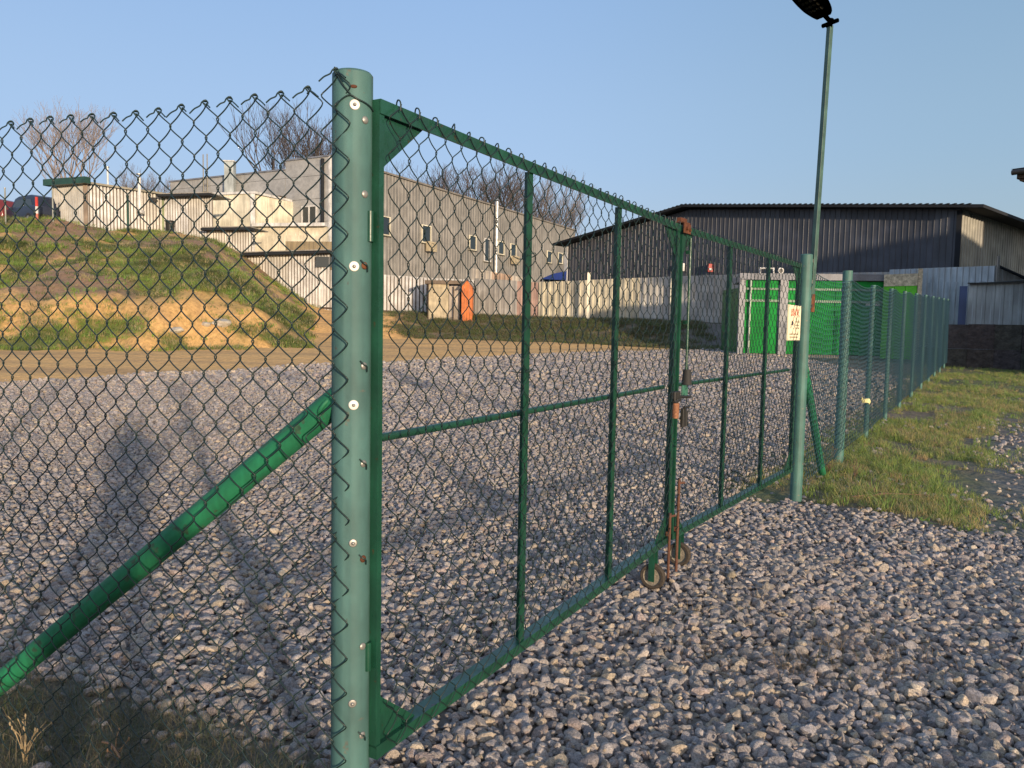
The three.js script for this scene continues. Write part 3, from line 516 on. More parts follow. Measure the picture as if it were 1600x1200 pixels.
// ---------------------------------------------------------------- the long grey industrial hall on the left
{
  const C = at(515, 245, 48), topY = C.y, k = Math.hypot(.528, 1), us = [.528 / k, 1 / k], uf = [-1 / k, .528 / k];
  const Ls = 37.5, Lf = 14.2, base = 1.8;
  const t = thing('industrial_hall', 'long brown grey industrial hall with small windows behind the white fence', 'building', [0, 0, 0]);
  const sp_ = s => [C.x + us[0] * s, C.d + us[1] * s], fp = s => [C.x + uf[0] * s, C.d + uf[1] * s];
  const inN = [uf[0], uf[1]];
  sheetRun(t, sp_(0), sp_(Ls), () => base, () => topY - .04, { width: 1.15, pitch: .38, amp: .03, mat: [M.clad, plain([.257, .25, .243]), plain([.283, .273, .266])], name: 'wall_panel', seed: 4 });
  // front: smooth sandwich panels in courses
  const courses = [base, 3.6, 5.0, 6.4, 7.8, 9.2, 10.6];
  const R = rng(31);
  for (let j = 0; j < courses.length; j++) for (let i = 0; i < 4; i++) {
    const s0 = i * 3.55, s1 = s0 + 3.53, y0 = courses[j], y1 = j + 1 < courses.length ? courses[j + 1] - .02 : (i === 0 ? topY : topY - .55);
    part('wall_panel', wallBox(fp(s0 + .01), fp(s1), y0, y1, .12), R() > .5 ? M.facade : plain([.48, .472, .462]), t);
  }
  part('parapet_trim', [wallBox(fp(-.08), fp(3.5), topY + .005, topY + .1, .26), wallBox(fp(3.56), fp(14.3), topY - .545, topY - .45, .26)], M.steelGrey, t);
  part('eaves_trim', [wallBox(sp_(.02), sp_(Ls), topY - .02, topY + .10, .3)], plain([.24, .22, .2]), t);
  const a = sp_(0), b = sp_(Ls), c2 = [b[0] + uf[0] * 14.2, b[1] + uf[1] * 14.2], e = fp(14.2);
  part('roof', slab([[a[0] + .2 * (uf[0] + us[0]), a[1] + .2], [b[0], b[1]], c2, e].map(p => p), topY - .7, topY - .6), M.roofDark, t);
  part('rear_wall', [wallBox(b, c2, base, topY - .05, .15), wallBox(c2, e, base, topY - .6, .15)], M.clad, t);
  part('corner_trim', [wallBox(fp(-.10), fp(.02), base, topY, .16)], M.white, t);
  part('downpipe', [rod(V(fp(.42)[0] + us[0] * -.16, base, fp(.42)[1] + us[1] * -.16), V(fp(.42)[0] - us[0] * .16, topY - .1, fp(.42)[1] - us[1] * .16), .11, .11, 10)], M.roofDark, t);
  // windows of the long side, from pixels of their left edges
  const sideN = [us[1], -us[0]];
  const sAt = px => { let lo = 0, hi = 60; const f = (px - 800) / CAM_F; for (let i = 0; i < 40; i++) { const m = (lo + hi) / 2, p = sp_(m); if (p[0] / p[1] < f * (1 + .0) ) lo = m; else hi = m; } return lo; };
  for (const [px, w, ya, yb] of [[599, 1.0, 338, 368], [662, 1.2, 352, 380], [734, 1.1, 368, 391], [757, 1.1, 373, 409], [778, 1.1, 377, 398], [797, 1.1, 381, 404], [818, 1.1, 385, 404], [853, 1.1, 392, 411], [870, 1.1, 395, 412]]) {
    const s = sAt(px), p = sp_(s), y1 = at(px, ya, p[1]).y, y0 = at(px, yb, p[1]).y;
    windowOn(t, p, us, sideN, w, y1 - y0, y0, px === 757 ? M.white : M.cream, 1);
  }
  const wf = at(478, 337, 48.7), ws = 1.55, wy0 = at(478, 353, 48.8).y, wy1 = at(478, 322, 48.8).y;
  windowOn(t, fp(ws), [uf[0], uf[1]], [-us[0], -us[1]], 1.25, wy1 - wy0, wy0, M.white, 2);
  // duct, ladder
  const dk = fp(7.9), dy = at(343, 252, 51).y;
  const duct = part('vent_duct', [wallBox([dk[0] - .30 - us[0] * .5, dk[1] - us[1] * .5], [dk[0] + .30 - us[0] * .5, dk[1] - us[1] * .5], 5.5, dy, .5)], M.sheetGrey, t);
  part('duct_cap', wallBox([dk[0] - .36 - us[0] * .5, dk[1] - us[1] * .5], [dk[0] + .36 - us[0] * .5, dk[1] - us[1] * .5], dy + .003, dy + .08, .6), M.white, duct);
  const lk = fp(10.5), ly = at(296, 242, 53).y, lp = s => [lk[0] + uf[0] * s - us[0] * .25, lk[1] + uf[1] * s - us[1] * .25];
  const lg = [rod(V(lp(-.19)[0], 6, lp(-.19)[1]), V(lp(-.19)[0], ly, lp(-.19)[1]), .035, .035, 6), rod(V(lp(.19)[0], 6, lp(.19)[1]), V(lp(.19)[0], ly, lp(.19)[1]), .035, .035, 6)];
  for (let y = 6.2; y < ly - 1.9; y += .5) lg.push(rod(V(lp(-.19)[0], y, lp(-.19)[1]), V(lp(.19)[0], y, lp(.19)[1]), .025, .025, 6));
  part('ladder', lg, M.trim, t);
  // flue of bright metal climbing the long wall
  const fs = sAt(766), fpz = sp_(fs), fpp = [fpz[0] + sideN[0] * .35, fpz[1] + sideN[1] * .35], fy = at(766, 315, fpp[1]).y;
  const fl = thing('flue_pipe', 'tall shiny metal flue pipe on the long hall wall', 'pipe', [fpp[0], base, -fpp[1]]);
  part('pipe', toCreasedNormals(new THREE.CylinderGeometry(.17, .17, fy - base, 16).translate(0, (fy - base) / 2, 0), .6), mat([.75, .74, .72], { metalness: .5, roughness: .35, map: rep(tMottle, 1) }), fl);
  part('cowl', new THREE.ConeGeometry(.26, .25, 16).translate(0, fy - base + .2, 0), M.zinc, fl);
  for (const y of [2, 4.5, 7]) part('pipe_bracket', new THREE.TorusGeometry(.185, .02, 6, 18).rotateX(Math.PI / 2).translate(0, y, 0), M.zinc, fl);
  // air conditioners
  const acs = [[666, 386, .95, 'beige air conditioner under the near lit window of the hall'], [797, 407, .95, 'beige air conditioner under the farther hall window']];
  for (const [px, py, w, lbl] of acs) {
    const s = sAt(px), p = sp_(s), y = at(px, py, p[1]).y - .35;
    const ac = thing('air_conditioner', lbl, 'air conditioner', [p[0] + sideN[0] * .3, y, -(p[1] + sideN[1] * .3)], Math.atan2(us[1], us[0]), 'air conditioners on the hall wall');
    part('casing', box(w, .72, .38, 0, .36, 0, .03), M.beige, ac); part('fan_grille', new THREE.TorusGeometry(.24, .03, 6, 20).translate(-.12, .36, .2), M.trim, ac); part('bracket', [box(.05, .05, .5, -.3, -.03, -.06), box(.05, .05, .5, .3, -.03, -.06)], M.steelGrey, ac);
  }
  // annex in front of the hall's end, its cream standing in for sunlight there
  const an = thing('sun_patch_annex', 'low annex with a door at the end of the grey hall, its cream standing in for a sunlit patch', 'building', [0, 0, 0]);
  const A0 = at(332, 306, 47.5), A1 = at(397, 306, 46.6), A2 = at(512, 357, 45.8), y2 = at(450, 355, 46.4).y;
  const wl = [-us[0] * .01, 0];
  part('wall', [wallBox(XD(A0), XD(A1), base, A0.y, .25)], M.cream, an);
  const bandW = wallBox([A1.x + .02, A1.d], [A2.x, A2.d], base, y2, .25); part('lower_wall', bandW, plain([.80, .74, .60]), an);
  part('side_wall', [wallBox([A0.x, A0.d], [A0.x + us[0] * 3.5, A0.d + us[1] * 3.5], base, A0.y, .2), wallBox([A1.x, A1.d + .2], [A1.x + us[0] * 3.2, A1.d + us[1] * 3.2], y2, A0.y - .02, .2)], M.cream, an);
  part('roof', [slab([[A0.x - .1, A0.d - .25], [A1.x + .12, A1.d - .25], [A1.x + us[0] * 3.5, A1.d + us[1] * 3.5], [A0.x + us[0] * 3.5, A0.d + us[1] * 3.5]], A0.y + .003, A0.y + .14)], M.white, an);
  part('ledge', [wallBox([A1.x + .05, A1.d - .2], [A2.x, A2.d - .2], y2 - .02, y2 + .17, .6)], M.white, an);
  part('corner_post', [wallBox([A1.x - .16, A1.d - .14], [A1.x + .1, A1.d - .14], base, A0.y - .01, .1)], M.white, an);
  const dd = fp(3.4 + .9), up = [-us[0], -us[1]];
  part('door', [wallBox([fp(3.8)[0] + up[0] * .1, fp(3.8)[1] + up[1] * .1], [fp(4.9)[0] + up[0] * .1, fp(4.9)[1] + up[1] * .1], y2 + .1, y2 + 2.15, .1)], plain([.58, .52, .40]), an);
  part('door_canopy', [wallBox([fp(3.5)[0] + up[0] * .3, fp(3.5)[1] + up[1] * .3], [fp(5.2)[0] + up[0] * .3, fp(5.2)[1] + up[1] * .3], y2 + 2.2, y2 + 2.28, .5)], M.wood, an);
  // ribbed brown lean-to roof on its right
  const r0 = at(446, 377, 43.5), r1 = at(520, 377, 43.2);
  part('lean_to_wall', sheetGeo(XD(r0), XD(r1), () => base, () => r0.y, .25, .04), plain([.30, .24, .15]), an);
}
// ---------------------------------------------------------------- dark ribbed warehouse
{
  const A = at(887, 381, 54), B = at(1503, 320, 36), Rg = { x: (A.x + B.x) / 2, d: (A.d + B.d) / 2 }, base = 1.2, ridge = at(1110, 322, 46).y, eA = A.y, eB = B.y - .05;
  const t = thing('warehouse', 'wide dark ribbed metal warehouse with a low gable roof behind the green container', 'building', [0, 0, 0]);
  const tR = .40, yTop = q => q < tR ? lerp(eA, ridge, q / tR) : lerp(ridge, eB, (q - tR) / (1 - tR));
  sheetRun(t, XD(A), XD(B), () => base, q => yTop(q) - .1, { width: 1.12, pitch: .28, amp: .026, prof: [[0, 0], [.84, 0], [.88, 1], [.95, 1]], mat: [M.dark, plain([.064, .071, .095]), plain([.071, .078, .102])], name: 'wall_panel', seed: 14 });
  const f = [B.x - A.x, B.d - A.d], fl = Math.hypot(...f), u = [f[0] / fl, f[1] / fl], n = [-u[1], u[0]];   // n: away from the camera, to the right
  const len = 24, S = s => [B.x + n[0] * s, B.d + n[1] * s];
  sheetRun(t, S(.02), S(len), () => base, () => eB - .1, { width: 1.15, pitch: .36, amp: .04, mat: [plain([.33, .325, .285]), plain([.31, .305, .275])], name: 'wall_panel', seed: 15 });
  // roof sheets, overhanging
  const o = .75, P = (q, back) => { const x = lerp(A.x, B.x, q), d = lerp(A.d, B.d, q); return [x + n[0] * back, d + n[1] * back]; };
  const roofQuad = (q0, q1, y0, y1, name) => {
    const a = P(q0, -o), b = P(q1, -o), c = P(q1, len), e = P(q0, len), g = new THREE.BufferGeometry(), th = .14, v = [], p = (w, y) => [w[0], y, -w[1]];
    const T = [p(a, y0), p(b, y1), p(c, y1), p(e, y0)], Bt = T.map(w => [w[0], w[1] - th, w[2]]);
    const quad = (i, j, k, l) => v.push(...i, ...j, ...k, ...i, ...k, ...l);
    quad(T[0], T[1], T[2], T[3]); quad(Bt[3], Bt[2], Bt[1], Bt[0]); quad(Bt[0], Bt[1], T[1], T[0]); quad(Bt[1], Bt[2], T[2], T[1]); quad(Bt[2], Bt[3], T[3], T[2]); quad(Bt[3], Bt[0], T[0], T[3]);
    g.setAttribute('position', new THREE.Float32BufferAttribute(v, 3)); g.computeVertexNormals(); part(name, g, M.roofDark, t);
  };
  roofQuad(-.03, tR, eA + .02, ridge + .12, 'roof_slope'); roofQuad(tR + .0008, 1.045, ridge + .12, eB - .12, 'roof_slope');
  const rs = []; for (let q = 0; q < 1.03; q += .012) { const w = P(q, -o + .05), y = (q < tR ? lerp(eA + .02, ridge + .12, q / tR) : lerp(ridge + .12, eB - .12, (q - tR) / (1.045 - tR))); rs.push(box(.10, .03, .3, w[0], y + .014, -w[1])); } part('roof_ribs', rs, M.roofDark, t).userData.kind = 'stuff';
  part('corner_strip', [wallBox([B.x - u[0] * .16 - n[0] * .07, B.d - u[1] * .16 - n[1] * .07], [B.x + u[0] * .06 - n[0] * .07, B.d + u[1] * .06 - n[1] * .07], base, eB - .2, .05)], M.roofDark, t);
  part('left_corner_strip', [wallBox([A.x - u[0] * .2 - n[0] * .07, A.d - u[1] * .2 - n[1] * .07], [A.x + u[0] * .1 - n[0] * .07, A.d + u[1] * .1 - n[1] * .07], base, eA - .2, .05)], M.white, t);
  part('rear_wall', [wallBox(P(0, len), P(1, len), base, eA, .15), wallBox(P(0, .1), P(0, len), base, eA - .3, .15)], M.dark, t);
  // fittings on the front
  const lampAt = (px, py, label, m) => { const p = at(px, py, 45.5), q = ((p.x - A.x) * u[0] + (p.d - A.d) * u[1]) / fl, w = P(q, -.22); const g = thing('wall_lamp', label, 'lamp', [w[0], p.y, -w[1]]); part('housing', box(.30, .48, .2, 0, 0, 0, .04), m, g); part('arm', box(.08, .08, .3, 0, .1, -.12), M.darkMetal, g); part('cover', box(.18, .12, .05, 0, -.08, .115, .02), M.white, g); };
  lampAt(1035, 414, 'small white lamp on the dark warehouse front', M.white); lampAt(1112, 419, 'small red alarm box on the dark warehouse front', plain([.5, .06, .05]));
}
// ---------------------------------------------------------------- white corrugated boundary wall
{
  const t = thing('boundary_wall', 'long pale corrugated metal boundary wall across the back of the yard', 'wall', [0, 0, 0]);
  const whiteA = [M.white, plain([.72, .71, .70]), plain([.68, .68, .68])];
  const sunlitPan = [plain([.60, .55, .42]), plain([.58, .54, .43]), plain([.62, .57, .45])], grey = [plain([.50, .495, .48]), plain([.47, .465, .46]), plain([.52, .51, .49])];  // sun and shade put into colour: cream for the lit stretch, grey for the shaded
  const seg = (pa, da, pb, db, ya, yb, o) => {  // pixel x and depth of both ends, pixel y of the top there
    const a = at(pa, ya, da), b = at(pb, yb, db);
    (o.ribs ? ribRun : sheetRun)(t, XD(a), XD(b), q => ground(lerp(a.x, b.x, q), lerp(a.d, b.d, q), false) - .12, q => lerp(a.y, b.y, q), o);
    part('base_rail', rail([V(a.x, ground(a.x, a.d, false) + .03, a.d - .04), V(b.x, ground(b.x, b.d, false) + .03, b.d - .04)], .05, .1), M.wood, t);
  };
  seg(500, 41, 668, 39.6, 421, 434, { width: 1.15, pitch: .2, amp: .10, ribs: 1, mat: whiteA, seed: 41, jit: .03 });
  seg(668, 39.62, 742, 39, 434, 438, { width: 1.15, pitch: .2, amp: .10, ribs: 1, mat: whiteA, seed: 42, jit: .03 });
  seg(742, 38.9, 842, 38.2, 434, 441, { width: 1.1, pitch: .3, amp: .02, mat: [plain([.36, .34, .29]), plain([.42, .28, .24]), plain([.45, .43, .33]), plain([.33, .32, .31])], seed: 46, jit: .05 });
  seg(842, 38.1, 1000, 35.6, 441, 434, { width: 1.15, pitch: .29, amp: .05, mat: sunlitPan, seed: 44, jit: .02 });
  seg(1000, 35.58, 1160, 32.8, 434, 428, { width: 1.15, pitch: .29, amp: .05, mat: grey, seed: 45, jit: .02 });
  seg(1160, 32.78, 1432, 28.2, 428, 424, { width: 1.15, pitch: .29, amp: .05, mat: grey, seed: 47, jit: .02 });
  // ribbed strip behind and above
  const a = at(738, 419, 42), b = at(832, 436, 41); sheetRun(t, XD(a), XD(b), () => 2.2, q => lerp(a.y, b.y, q), { width: 1.15, pitch: .25, amp: .04, mat: [plain([.5, .36, .27]), plain([.55, .5, .44])], seed: 48, name: 'upper_sheet' });
  for (const px of [918, 1036]) { const p = at(px, 470, 36.4); part('wall_post', wallBox([p.x - .07, p.d - .35 + (px > 1000 ? -1.6 : 0)], [p.x + .07, p.d - .35 + (px > 1000 ? -1.6 : 0)], 1.6, 4.1, .1), M.cream, t); }
  // silvery sheets on the right
  const s = thing('metal_fence', 'silvery blue ribbed metal fence on the right under the warehouse corner', 'fence', [0, 0, 0]);
  const c = at(1390, 421, 28.4), d = at(1556, 415, 25.6);
  sheetRun(s, XD(c), XD(d), () => .5, q => lerp(c.y, d.y, q), { width: 1.1, pitch: .21, amp: .045, mat: [M.steelBlue, plain([.54, .60, .67]), plain([.60, .65, .70])], seed: 51, jit: .02 });
  part('fence_post', [wallBox([d.x - .02, d.d - .1], [d.x + .05, d.d - .1], .6, d.y + .3, .06)], M.zinc, s);
  // low sheet pieces on the dark wall
  const g2 = thing('metal_fence', 'grey green sheet metal fence standing on the dark concrete wall', 'fence', [0, 0, 0]);
  const e0 = at(1514, 445, 23.9), e1 = at(1660, 440, 22.9), gb = at(1550, 507, 23.6).y;
  sheetRun(g2, XD(e0), XD(e1), () => gb, q => lerp(e0.y, e1.y, q), { width: 1.0, pitch: .25, amp: .02, mat: [M.sheetGrey, plain([.45, .49, .51])], seed: 53, jit: .01 });
  const be = at(1500, 443, 24.0); part('blue_panel', wallBox(XD(be), [e0.x - .03, e0.d + .02], gb - .1, e0.y - .04, .05), plain([.06, .10, .24]), g2);
  part('capping', rail([V(e0.x, e0.y + .02, e0.d - .04), V(e1.x, e1.y + .02, e1.d - .04)], .12, .05), M.darkMetal, g2);
  const p0 = at(1556, 416, 26.4), p1 = at(1612, 436, 26.2), lean = thing('lean_to_shed', 'small grey beige lean-to beside the warehouse corner', 'shed', [0, 0, 0]);
  sheetRun(lean, XD(p0), XD(p1), () => .6, q => lerp(p0.y, p1.y, Math.min(1, q * 1.3)), { width: 1.2, pitch: .4, amp: .02, mat: [plain([.34, .32, .29])], seed: 55 });
  part('roof_edge', rail([V(p0.x, p0.y + .02, p0.d - .05), V(lerp(p0.x, p1.x, .77), p1.y + .02, p1.d - .05)], .2, .05), M.roofDark, lean);
}
// ---------------------------------------------------------------- dark concrete wall at the far right
{
  const a = at(1474, 506, 23.6), b = at(1690, 509, 21.6);
  const t = thing('concrete_wall', 'dark stained rough concrete wall at the end of the grass lane', 'wall', [0, 0, 0]);
  const R = rng(8), n = 5;
  for (let i = 0; i < n; i++) for (let j = 0; j < 2; j++) { const q0 = i / n, q1 = (i + 1) / n, p = q => [lerp(a.x, b.x, q), lerp(a.d, b.d, q) + (R() - .5) * .02]; const y0 = j ? 1.13 : .2, y1 = j ? a.y - R() * .02 : 1.12; part('concrete_block', wallBox(p(q0 + .001), p(q1 - .001), y0, y1, .28 + R() * .03), plain([.08 + R() * .02, .074 + R() * .02, .066 + R() * .018]).clone(), t); }
  t.traverse(o => { if (o.isMesh) { o.material = o.material.clone(); o.material.map = M.concreteDark.map; o.material.bumpMap = M.concreteDark.bumpMap; o.material.bumpScale = .05; o.material.roughness = .95; } });
}
// ---------------------------------------------------------------- green site container
{
  const d = 27, P = (px, dd = d) => at(px, 500, dd), gy = at(1280, 558, d).y;
  const t = thing('site_container', 'green panelled site container with grey posts behind the notice', 'container', [0, 0, 0]);
  const xl = P(1157).x, xm = P(1219).x, xr = P(1370).x, dl = 27.0, dr = 26.4, D = x => lerp(dl, dr, (x - xl) / (xr - xl)), top = at(1260, 440, d).y, N = [0, -1];
  const fr = (x, w, y0, y1, o = 0) => wallBox([x - w / 2, D(x) - .06 - o], [x + w / 2, D(x) - .06 - o], y0, y1, .12);
  part('base', [wallBox([xl - .2, dl + .9], [xr + .1, dr + .9], gy - .3, gy + .05, 2.2)], M.concrete, t);
  for (const [a, b] of [[xl + .1, xm - .15], [xm + .15, xr - .1]]) {
    const n = b - a > 2 ? 2 : 1;
    for (let i = 0; i < n; i++) { const p0 = lerp(a, b, i / n) + .01, p1 = lerp(a, b, (i + 1) / n) - .01; part('panel', [wallBox([p0, D(p0)], [p1, D(p1)], gy + .1, top - .72, .06)], M.greenPanel, t); part('panel', [wallBox([p0, D(p0)], [p1, D(p1)], top - .66, top - .31, .06)], M.greenPanel, t); part('panel', [wallBox([p0, D(p0)], [p1, D(p1)], top - .26, top, .06)], M.greenPanel, t); }
    part('rail', [wallBox([a, D(a) - .05], [b, D(b) - .05], top - .73, top - .65, .06), wallBox([a, D(a) - .05], [b, D(b) - .05], top - .32, top - .25, .06)], plain([.26, .38, .28]), t);
  }
  for (const [x, w] of [[xl, .2], [xm, .27], [xr, .2]]) part('post', fr(x, w, gy + .06, top + .02), M.steelGrey, t);
  for (const px of [1169, 1311]) { const x = P(px).x; part('drain_pipe', rod(V(x, gy + .1, D(x) - .12), V(x, top, D(x) - .12), .035, .035, 8), plain([.5, .58, .5]), t); }
  part('roof_band', [wallBox([xl - .1, dl - .03], [xr + .1, dr - .03], top + .025, top + .24, .2), slab([[xl, dl + .08], [xr, dr + .08], [xr + .3, dr + 2.2], [xl + .3, dl + 2.2]], top - .02, top + .2)], M.steelGrey, t);
  part('end_wall', [wallBox([xl - .02, dl + .1], [xl - .06, dl + 2.1], gy + .05, top - .25, .06)], plain([.02, .16, .05]), t);
  part('base_strip', [wallBox([xl - .1, dl - .04], [xr + .1, dr - .04], gy, gy + .09, .1)], M.concrete, t);
  const lx = P(1352).x; part('door_sticker', wallBox([lx - .28, D(lx) - .045], [lx + .2, D(lx) - .045], top - .82, top - .74, .03), M.white, t);
  // second cabin on its right
  const q = thing('site_container', 'bright green container with a tan board along its top, right of the grey posted one', 'container', [0, 0, 0]);
  const a = at(1375, 560, 26.2), b = at(1427, 560, 25.4), ty = at(1400, 447, 25.8).y, tt = at(1400, 428, 25.8).y;
  for (let i = 0; i < 3; i++) part('panel', wallBox([lerp(a.x, b.x, i / 3) + .008, lerp(a.d, b.d, i / 3)], [lerp(a.x, b.x, (i + 1) / 3) - .008, lerp(a.d, b.d, (i + 1) / 3)], gy + .02, ty, .06), M.greenBright, q);
  part('top_board', wallBox([a.x, a.d - .02], [b.x, b.d - .02], ty + .003, tt, .06), M.tan, q);
  part('corner_post', wallBox([b.x, b.d - .02], [b.x + .12, b.d - .04], gy, tt + .15, .09), M.tan, q);
  part('side_wall', wallBox([b.x + .08, b.d + .05], [b.x + .6, b.d + 1.8], gy, ty, .06), M.greenPanel, q);
  part('roof', slab([[a.x, a.d + .05], [b.x, b.d + .05], [b.x + .6, b.d + 1.8], [a.x + .6, a.d + 1.8]], ty - .08, ty - .01), M.steelGrey, q);
  // fittings seen above the container roof
  const f0 = at(1188, 419, 27.6), f1 = at(1204, 429, 27.6);
  const hoop = thing('pipe_bracket', 'small white pipe hoop above the container roof', 'pipe', [0, 0, 0]);
  part('hoop', [rod(V(f0.x, f1.y - .1, 27.6), V(f0.x, f0.y, 27.6), .03, .03, 8), rod(V(f0.x - .02, f0.y, 27.6), V(f1.x + .12, f0.y, 27.6), .03, .03, 8), rod(V(f1.x + .1, f1.y - .1, 27.6), V(f1.x + .1, f0.y, 27.6), .03, .03, 8)], M.white, hoop);
  const c = at(1220, 423, 27.5), cam = thing('floodlight', 'round white floodlight on a stub above the container roof', 'lamp', [c.x, c.y, -c.d]);
  part('ring', new THREE.TorusGeometry(.085, .03, 8, 22), M.white, cam); part('lens', new THREE.CylinderGeometry(.075, .075, .06, 20).rotateX(Math.PI / 2), M.darkMetal, cam); part('stub', rod(new THREE.Vector3(0, -.1, 0), new THREE.Vector3(0, -.32, 0), .025, .025, 8), M.white, cam);
}
// ---------------------------------------------------------------- huts in front of the boundary wall
{
  const g0 = p => ground(p.x, p.d, false);
  const d = 37.6, a = at(670, 485, d), b = at(701, 485, d - .1), c = at(718, 487, d - .2), top = at(690, 441, d).y, y0 = g0(a) - .1;
  const t = thing('hut', 'low beige metal hut with a brown flat roof against the white wall', 'hut', [0, 0, 0]);
  part('door', wallBox(XD(a), [b.x - .01, b.d], y0, top - .1, .06), M.beige, t);
  part('door', wallBox([b.x + .02, b.d], XD(c), y0, top - .18, .06), plain([.50, .43, .36]), t);
  part('side_wall', [wallBox([a.x - .02, a.d], [a.x - .16, a.d + 1.2], y0, top - .1, .06), wallBox([c.x, c.d], [c.x, c.d + 1.2], y0, top - .2, .06)], M.wood, t);
  part('roof', slab([[a.x - .2, a.d - .12], [c.x + .05, c.d - .12], [c.x + .05, c.d + 1.4], [a.x - .2, a.d + 1.4]], top - .09, top + .08), plain([.2, .15, .11]), t);
  const hd = at(679, 457, d - .06); part('handle', box(.1, .05, .06, hd.x, hd.y, -hd.d), M.wood, t);
  const pr = at(709, 460, d - .3); part('gap_post', wallBox([pr.x - .02, pr.d], [pr.x + .02, pr.d], y0, top - .2, .05), M.wood, t);
  const o = thing('hut', 'orange pointed wooden kennel hut beside the beige hut', 'hut', [0, 0, 0]);
  const e = at(721, 488, 37), f = at(738, 488, 36.9), ey = at(730, 448, 37).y, py = at(731, 438, 37).y, m = at(731, 480, 37), gy = g0(m) - .1;
  const nB = 4; for (let i = 0; i < nB; i++) { const x0 = lerp(e.x, f.x, i / nB), x1 = lerp(e.x, f.x, (i + 1) / nB) - .012, yy = x => lerp(py, ey, Math.abs((x - (e.x + f.x) / 2) / ((f.x - e.x) / 2))); const s = new THREE.Shape(); s.moveTo(x0, gy); s.lineTo(x1, gy); s.lineTo(x1, yy(x1)); if (i === 1 || i === 2) { } s.lineTo(x0, yy(x0)); s.closePath(); const g = new THREE.ExtrudeGeometry(s, { depth: .04, bevelEnabled: false }); g.translate(0, 0, -37); part('board', g, M.orange, o); }
  const rf = (x0, y0_, x1, y1_) => rail([V(x0, y0_, 37.5), V(x1, y1_, 37.5)], 1.2, .05);
  const mx = (e.x + f.x) / 2; part('roof', [...rf(e.x - .12, ey - .1, mx, py + .06), ...rf(mx, py + .06, f.x + .1, ey - .08)], plain([.10, .09, .10]), o);
  part('side_wall', [wallBox([e.x + .03, 37.04], [e.x + .03, 38], gy, ey, .04), wallBox([f.x - .03, 37.04], [f.x - .03, 38], gy, ey, .04)], M.orange, o);
  // blue tarpaulin awning at the warehouse corner
  const q0 = at(844, 438, 44), q1 = at(884, 438, 43), q2 = at(885, 424, 43), q3 = at(862, 430, 44);
  const aw = thing('awning', 'blue tarpaulin awning at the left end of the warehouse', 'awning', [0, 0, 0]);
  const s = new THREE.Shape([[q0.x, q0.y], [q1.x, q1.y], [q2.x, q2.y], [q3.x, q3.y]].map(p => new THREE.Vector2(...p))), ag = new THREE.ExtrudeGeometry(s, { depth: 2.2, bevelEnabled: false }); ag.translate(0, 0, -45); part('sheet', ag, M.blue, aw);
  part('pole', rod(V(q0.x + .1, 2, 43), V(q0.x + .1, q0.y, 43), .04, .04, 8), M.steelGrey, aw);
  // small stones of concrete at the wall foot
  const R = rng(77);
  for (const [px, py, s_, lbl] of [[663, 486, .16, 'leftmost small pale stone by the beige hut'], [676, 489, .13, 'small pale stone in front of the beige hut door'], [697, 491, .12, 'small pale stone between the two huts'], [764, 488, .16, 'pale stone at the wall foot right of the orange hut'], [800, 489, .14, 'pale stone at the wall foot under the pinkish sheets'], [345, 505, .28, 'largest pale concrete lump at the foot of the bank'], [275, 516, .2, 'pale lump low on the bank left of the largest one'], [322, 507, .16, 'smaller pale lump beside the largest on the bank']]) {
    let lo = 10, hi = 41; for (let i = 0; i < 40; i++) { const md = (lo + hi) / 2, p = at(px, py, md); if (p.y > ground(p.x, md)) lo = md; else hi = md; } const p = at(px, py, lo);
    const g = new THREE.IcosahedronGeometry(s_, 1), v = g.attributes.position; for (let i = 0; i < v.count; i++) { const k = .75 + .4 * hash(Math.round(v.getX(i) * 90), Math.round(v.getY(i) * 90), Math.round(v.getZ(i) * 90)); v.setXYZ(i, v.getX(i) * k * 1.3, v.getY(i) * k * .6, v.getZ(i) * k); } g.computeVertexNormals();
    const o2 = part('rubble_stone', g, plain([.5, .46, .4]), scene); o2.position.set(p.x, p.y, -p.d); tag(o2, lbl, 'stone', px > 600 ? 'rubble at the wall foot' : 'rubble on the bank');
  }
}
